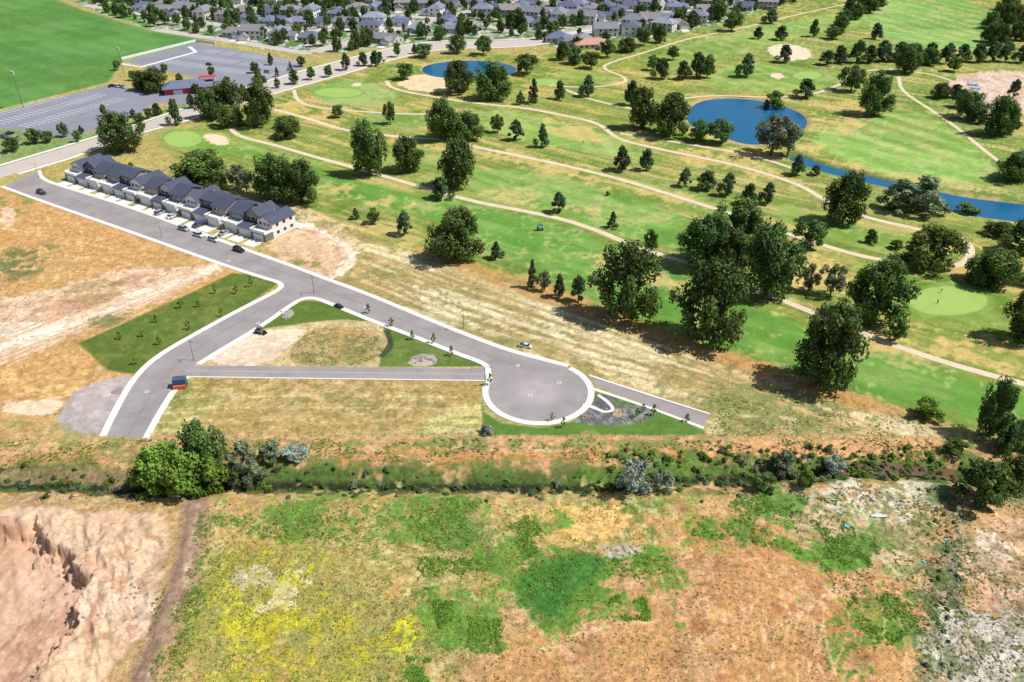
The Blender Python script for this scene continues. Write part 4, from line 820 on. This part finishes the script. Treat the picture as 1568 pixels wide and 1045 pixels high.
for a in [
 ('cotton',1262,588,467,98),('cotton',1084,520,400,98),('cotton',957,488,373,92),('cotton',1335,492,400,88),('cotton',1172,452,342,88),('cotton',1078,408,330,80),('cotton',1124,395,308,84),('cotton',1118,420,350,60),
 ('cotton',700,397,320,78),('cotton',1290,342,264,66),('cotton',566,268,184,56),('cotton',625,262,208,50),('cotton',702,287,210,56),('cotton',422,306,236,66),('cotton',463,310,246,58),('cotton',680,214,150,54),('cotton',717,214,172,44),
 ('cotton',400,192,127,50),('cotton',352,178,123,48),('cotton',323,182,136,40),('willow',352,193,160,40),('cotton',188,232,171,60),('willow',306,278,233,80),('grey',365,290,252,34),('willow',440,211,178,40),('spruce',270,192,148,26),
 ('cotton',702,142,93,46),('cotton',755,152,96,56),('round',806,114,82,34),('spruce',830,226,186,26),('pine',790,215,182,28),('round',762,203,175,20),('spruce',817,158,117,24),('pine',857,152,122,22),('spruce',797,160,137,18),('pine',900,148,113,28),('round',598,190,155,18),
 ('pine',855,326,293,28),('spruce',938,349,322,20),('round',995,390,350,22),('spruce',760,396,368,28),('pine',676,305,268,36),('pine',620,360,321,28),('spruce',545,336,317,17),('round',573,343,318,22),('pine',930,300,292,8),
 ('pine',951,262,221,36),('pine',989,262,226,28),('pine',1048,286,256,24),('pine',1081,291,259,36),('pine',1113,300,263,32),('pine',1145,314,279,30),('pine',1174,313,278,28),
 ('cotton',982,197,132,44),('cotton',1026,207,142,60),('pine',966,162,121,28),('round',1072,216,182,40),('round',1105,220,184,36),('grey',1180,238,176,60),('grey',1205,240,186,40),('dbush',1185,163,134,36),
 ('cotton',1335,176,113,50),('cotton',1386,112,66,44),('round',1303,140,100,38),('pine',1232,150,118,34),('pine',1220,268,236,28),('dbush',1248,269,252,18),('gbush',1375,322,275,60),('gbush',1410,325,270,70),('willow',1425,408,348,82),('willow',1515,436,382,66),
 ('round',1240,379,336,46),('grey',1237,446,404,32),('grey',1271,454,404,38),('spruce',815,441,394,22),('grey',834,446,414,18),('pine',856,456,418,26),('pine',885,463,420,28),('round',1370,523,487,30),('pine',1332,372,350,24),('bush',1420,640,610,42),
 ('cotton',1512,668,582,50),('cotton',1560,520,442,60),('cotton',1525,207,147,54),('cotton',1482,182,140,46),('cotton',1553,276,232,56),('pine',1548,204,170,30),('dbush',1372,382,367,22),('cotton',1590,430,350,60),('dbush',1556,385,336,66),('dbush',1530,362,340,50),('dbush',1480,325,308,40),
 ('pine',1012,121,86,28),('pine',1045,122,90,26),('pine',1066,120,76,26),('round',1082,120,84,26),('pine',1142,118,80,34),('pine',1200,96,66,26),('pine',1195,62,38,26),('pine',1245,57,28,20),('pine',1265,100,76,28),
 ('round',518,180,160,20),('round',620,122,96,28),('pine',575,102,76,22),('round',650,88,66,30),('dbush',430,196,178,20),
 ('cotton',318,730,636,62),('gbush',378,728,668,60),('bush',240,748,672,70),('bush',285,752,678,70),('bush',330,742,690,60),('bush',262,735,665,60),('bush',228,738,690,44),('dbush',300,745,700,50),
 ('silver',972,752,698,52),('silver',1016,752,720,34),('gbush',418,702,676,44),('silver',452,702,682,44),('gbush',1200,714,682,46),('silver',1276,716,688,36),('silver',745,664,651,22),
 ('dbush',1500,770,705,80),('cotton',1540,690,650,40),('dbush',1550,740,690,60),('dbush',1168,746,722,40),('bush',1235,745,722,34),('cotton',1600,690,640,50),('dbush',1462,692,672,40),('cotton',1552,680,642,30),
 ('cotton',238,140,104,44),('cotton',218,138,108,30),('round',55,220,196,24),('round',75,218,200,20),('round',20,232,210,24),('willow',1500,430,392,50),
 ('grey',378,296,262,26),('round',340,292,262,24),('round',1000,108,84,18),('pine',1160,60,40,20),('round',1030,92,70,18),
 ]: tree(*a)
for x in range(1285,1570,23): tree('pine',x+random.uniform(-4,4),96+random.uniform(-4,4),64+random.uniform(-4,4),28)
for x in (1515,1528,1541,1554,1567): 
    for _ in range(2):
        v=random.uniform(15,70); tree('cotton',x,v,v-random.uniform(26,34),28)
for u,v in ((1330,20),(1345,15),(1310,30),(1290,40),(1275,60),(1340,60),(1100,30),(1060,40),(1120,48),(1180,36),(1440,150),(1462,150),(1470,165),(1500,190),(1550,150),(1460,110),(1420,100),(1350,95),(960,80),(985,70),(1010,66),(880,98),(905,105),(740,84),(700,82),(860,92),(930,88),(1300,22),(1320,8),(1285,50)): tree(random.choice(['pine','round','cotton']),u,v,v-random.uniform(20,32),random.uniform(20,30))
for i in range(17):
    t=i/16; u=215+t*420; v=186-t*104+random.uniform(-3,4); tree(random.choice(['round','pine','round']),u,v,v-random.uniform(16,28),random.uniform(12,22))
for i in range(10): tree('round',180+i*24,108+(i%3)*14+i*1.5,92+(i%3)*14+i*1.5,11)
for u,v in ((120,218),(100,210),(125,205),(160,178),(205,180),(218,200),(228,182),(243,176),(330,150),(305,160),(390,112),(415,100),(425,118),(445,108),(462,102)): tree('spruce' if u%2 else 'round',u,v,v-random.uniform(12,24),random.uniform(9,16))
for u,v in ((290,505),(245,528),(209,558),(240,494),(278,472),(632,520),(664,526),(600,500),(845,645),(1052,646),(750,590),(862,655),(975,640),(330,450),(362,450),(692,545),(985,632),(1000,636),(185,520),(305,470),(220,515),(385,440),(565,480),(340,485)): tree('young',u,v,v-random.uniform(13,20),random.uniform(7,10))
for i in range(26):
    x,y=tl(random.uniform(0,Lr),-.4); s=random.uniform(.6,1.1); place('foundation_shrub',random.choice(T['bush']),x,y,0,0,(s,s,s))
for i in range(14):
    x,y=tl(random.uniform(0,Lr*.8),21+random.uniform(0,5)); s=random.uniform(2,4); place('green_shrub',random.choice(T['dbush']),x,y,0,random.uniform(0,6),(s,s,s*.9))
dp=bpy.data.objects.new('ditch_vegetation',None); link(dp)
dd=GP(chaikin(DITCH,3))
def clump(x,y,s,kinds): place('reed_clump',random.choice(T[random.choice(kinds)]),x,y,tz(x,y)-.1,random.uniform(0,6),(s*random.uniform(1,1.6),s,s*random.uniform(.5,.8)),dp)
for i in range(520):
    k=random.randrange(len(dd)-1); t=random.random(); x=dd[k][0]*(1-t)+dd[k+1][0]*t; y=dd[k][1]*(1-t)+dd[k+1][1]*t
    if abs(x)>150: continue
    clump(x,y+random.gauss(0,2.8),random.uniform(.5,2.0),['bush','dbush','gbush','gbush','dbush'])
for i in range(170):
    u=random.uniform(930,1568); v=random.uniform(685,730)+ (20 if u>1430 else 0)*random.random(); clump(*G(u,v),random.uniform(.5,2.2),['bush','dbush','gbush','bush'])
for i in range(60): clump(*G(random.gauss(1450,18)-max(0,random.uniform(-20,25)),random.uniform(745,1040)),random.uniform(.4,1.3),['gbush','bush','dbush'])
# suburban tree canopy (one parent)
sp=bpy.data.objects.new('suburban_tree_canopy',None); link(sp); cnt=0
while cnt<1150:
    x=random.uniform(-520,420); y=random.uniform(520,980)
    if in_sub(x,y)<2 or on_street(x,y,6): continue
    if min((x-a)**2+(y-b_)**2 for a,b_ in houses)<78: continue
    k=random.choices(['round','cotton','pine','spruce','willow'],[5,4,1,1,1])[0]; h=random.uniform(4.5,11.5); place('suburban_tree',random.choice(T[k]),x,y,0,random.uniform(0,6),(h*.78,h*.78,h),sp); cnt+=1
fp=bpy.data.objects.new('distant_treeline',None); link(fp)
for i in range(160):
    x=random.uniform(-900,900); y=random.uniform(1000,1600); h=random.uniform(8,16); place('distant_tree',random.choice(T['cotton']),x,y,0,0,(h,h,h),fp)
# ---------------------------------------------------------------- weeds
WC=[];WS=[];WK=[]
def scatter(poly,n,s0,s1,c,fl=(3,.45),seed=0):
    w=GP(poly); bx=[p[0] for p in w]; by=[p[1] for p in w]
    x=rng.uniform(min(bx),max(bx),n*3); y=rng.uniform(min(by),max(by),n*3); k=(sdpoly(x,y,w)+(fbm(x,y,6,60)-.5)*6>0)&(fbm(x,y,fl[0],77+seed)>fl[1]); x=x[k][:n];y=y[k][:n]
    WC.append(np.stack([x,y,terrain(x,y)],1)); WS.append(s0+(s1-s0)*rng.uniform(0,1,len(x))**2); cc=np.array(C(*c,k=1.12))*rng.uniform(.6,1.3,(len(x),1)); WK.append(cc)
BF2=[(310,762),(1640,762),(1640,1080),(250,1080)]
scatter(BF2,3000,.1,.28,(188,160,108),(5,.5)); scatter(BF2,4500,.1,.36,(136,140,78),(7,.5),2); scatter(BF2,2800,.1,.3,(110,98,66),(7,.5),13)
scatter(FL,5000,.12,.4,(142,152,78),(5,.42),3); scatter(YF,2600,.1,.28,(204,190,84),(6,.5),4); scatter(YF,2800,.1,.3,(142,146,76),(5,.4),14)
for p in RE: scatter(p,700,.15,.5,(102,142,56),(4,.38),5)
scatter([(300,770),(330,790),(315,940),(260,1060),(235,1060),(285,900)],900,.2,.5,(114,138,62),(4,.35),15); scatter([(1430,750),(1490,780),(1480,900),(1420,1045),(1400,1045)],900,.2,.5,(112,128,76),(4,.35),16)
scatter([(215,985),(262,860),(270,800),(280,800),(262,900),(225,990)],260,.15,.45,(112,120,68),(4,.35),17)
scatter(STRIP,2600,.1,.32,(160,144,90),(5,.5),6); scatter(LOT,2000,.1,.28,(158,148,88),(4,.5),7); scatter([(-60,300),(330,400),(100,520),(-60,660)],1800,.1,.4,(140,126,80),(7,.52),8)
scatter([(-20,676),(1440,672),(1440,700),(-20,712)],2800,.15,.55,(120,128,66),(5,.45),9); scatter([(1130,740),(1568,740),(1568,1045),(1400,1045),(1250,860)],2800,.12,.45,(124,134,80),(6,.5),10)
scatter([(470,500),(590,505),(580,562),(430,562)],800,.12,.32,(116,118,68),(4,.45),11); scatter([(1090,600),(1440,640),(1440,668),(1090,668)],1100,.15,.4,(118,132,68),(5,.45),12)
c=np.concatenate(WC); s=np.concatenate(WS); kc=np.concatenate(WK); K=7
cc=np.repeat(c,K,0); ss=np.repeat(s,K); n=len(cc); d=rng.normal(size=(n,3)); d[:,2]=np.abs(d[:,2]); d/=np.linalg.norm(d,axis=1)[:,None]
cc=cc+d*ss[:,None]*rng.uniform(.3,1.1,(n,1))*np.array([1,1,.6]); nn=d*.6+np.array([.15,0,.6])+rng.normal(0,.35,(n,3)); nn/=np.linalg.norm(nn,axis=1)[:,None]
Vw=quads(cc,nn,ss*.42); me=raw_mesh('wild_weeds',Vw,np.arange(len(Vw)).reshape(-1,4),None,np.repeat(np.repeat(kc,K,0)*rng.uniform(.7,1.3,(n,1)),4,0))
wl=leafmat('weed_leaf',(1,1,1),.2); me.materials.append(wl); link(bpy.data.objects.new('wild_weeds',me))
# ---------------------------------------------------------------- light, sky, camera
el=math.radians(55); az=math.radians(-6)
sun=bpy.data.lights.new('sun','SUN'); sun.energy=4.9; sun.angle=math.radians(.5); sun.color=(1,.975,.935)
so=bpy.data.objects.new('sun',sun); link(so); dv=Vector((math.cos(el)*math.cos(az),math.cos(el)*math.sin(az),math.sin(el))); so.rotation_euler=dv.to_track_quat('Z','Y').to_euler()
wd=bpy.data.worlds.new('World'); scene.world=wd; wd.use_nodes=True; nt=wd.node_tree; sk=nt.nodes.new('ShaderNodeTexSky'); sk.sky_type='NISHITA'; sk.sun_disc=False; sk.sun_elevation=el; sk.sun_rotation=math.radians(96)
bg=nt.nodes['Background']; bg.inputs['Strength'].default_value=.085; nt.links.new(sk.outputs[0],bg.inputs['Color'])
scene.view_settings.view_transform='Standard'; scene.view_settings.look='None'; scene.view_settings.exposure=0
cam=bpy.data.cameras.new('camera'); cam.sensor_width=36; cam.lens=36*F/1568; cam.clip_end=20000; cam.clip_start=1
co=bpy.data.objects.new('camera',cam); link(co); co.location=(0,0,H); co.rotation_euler=(math.pi/2-P,0,0); scene.camera=co
print('houses',len(houses),'weeds',n)
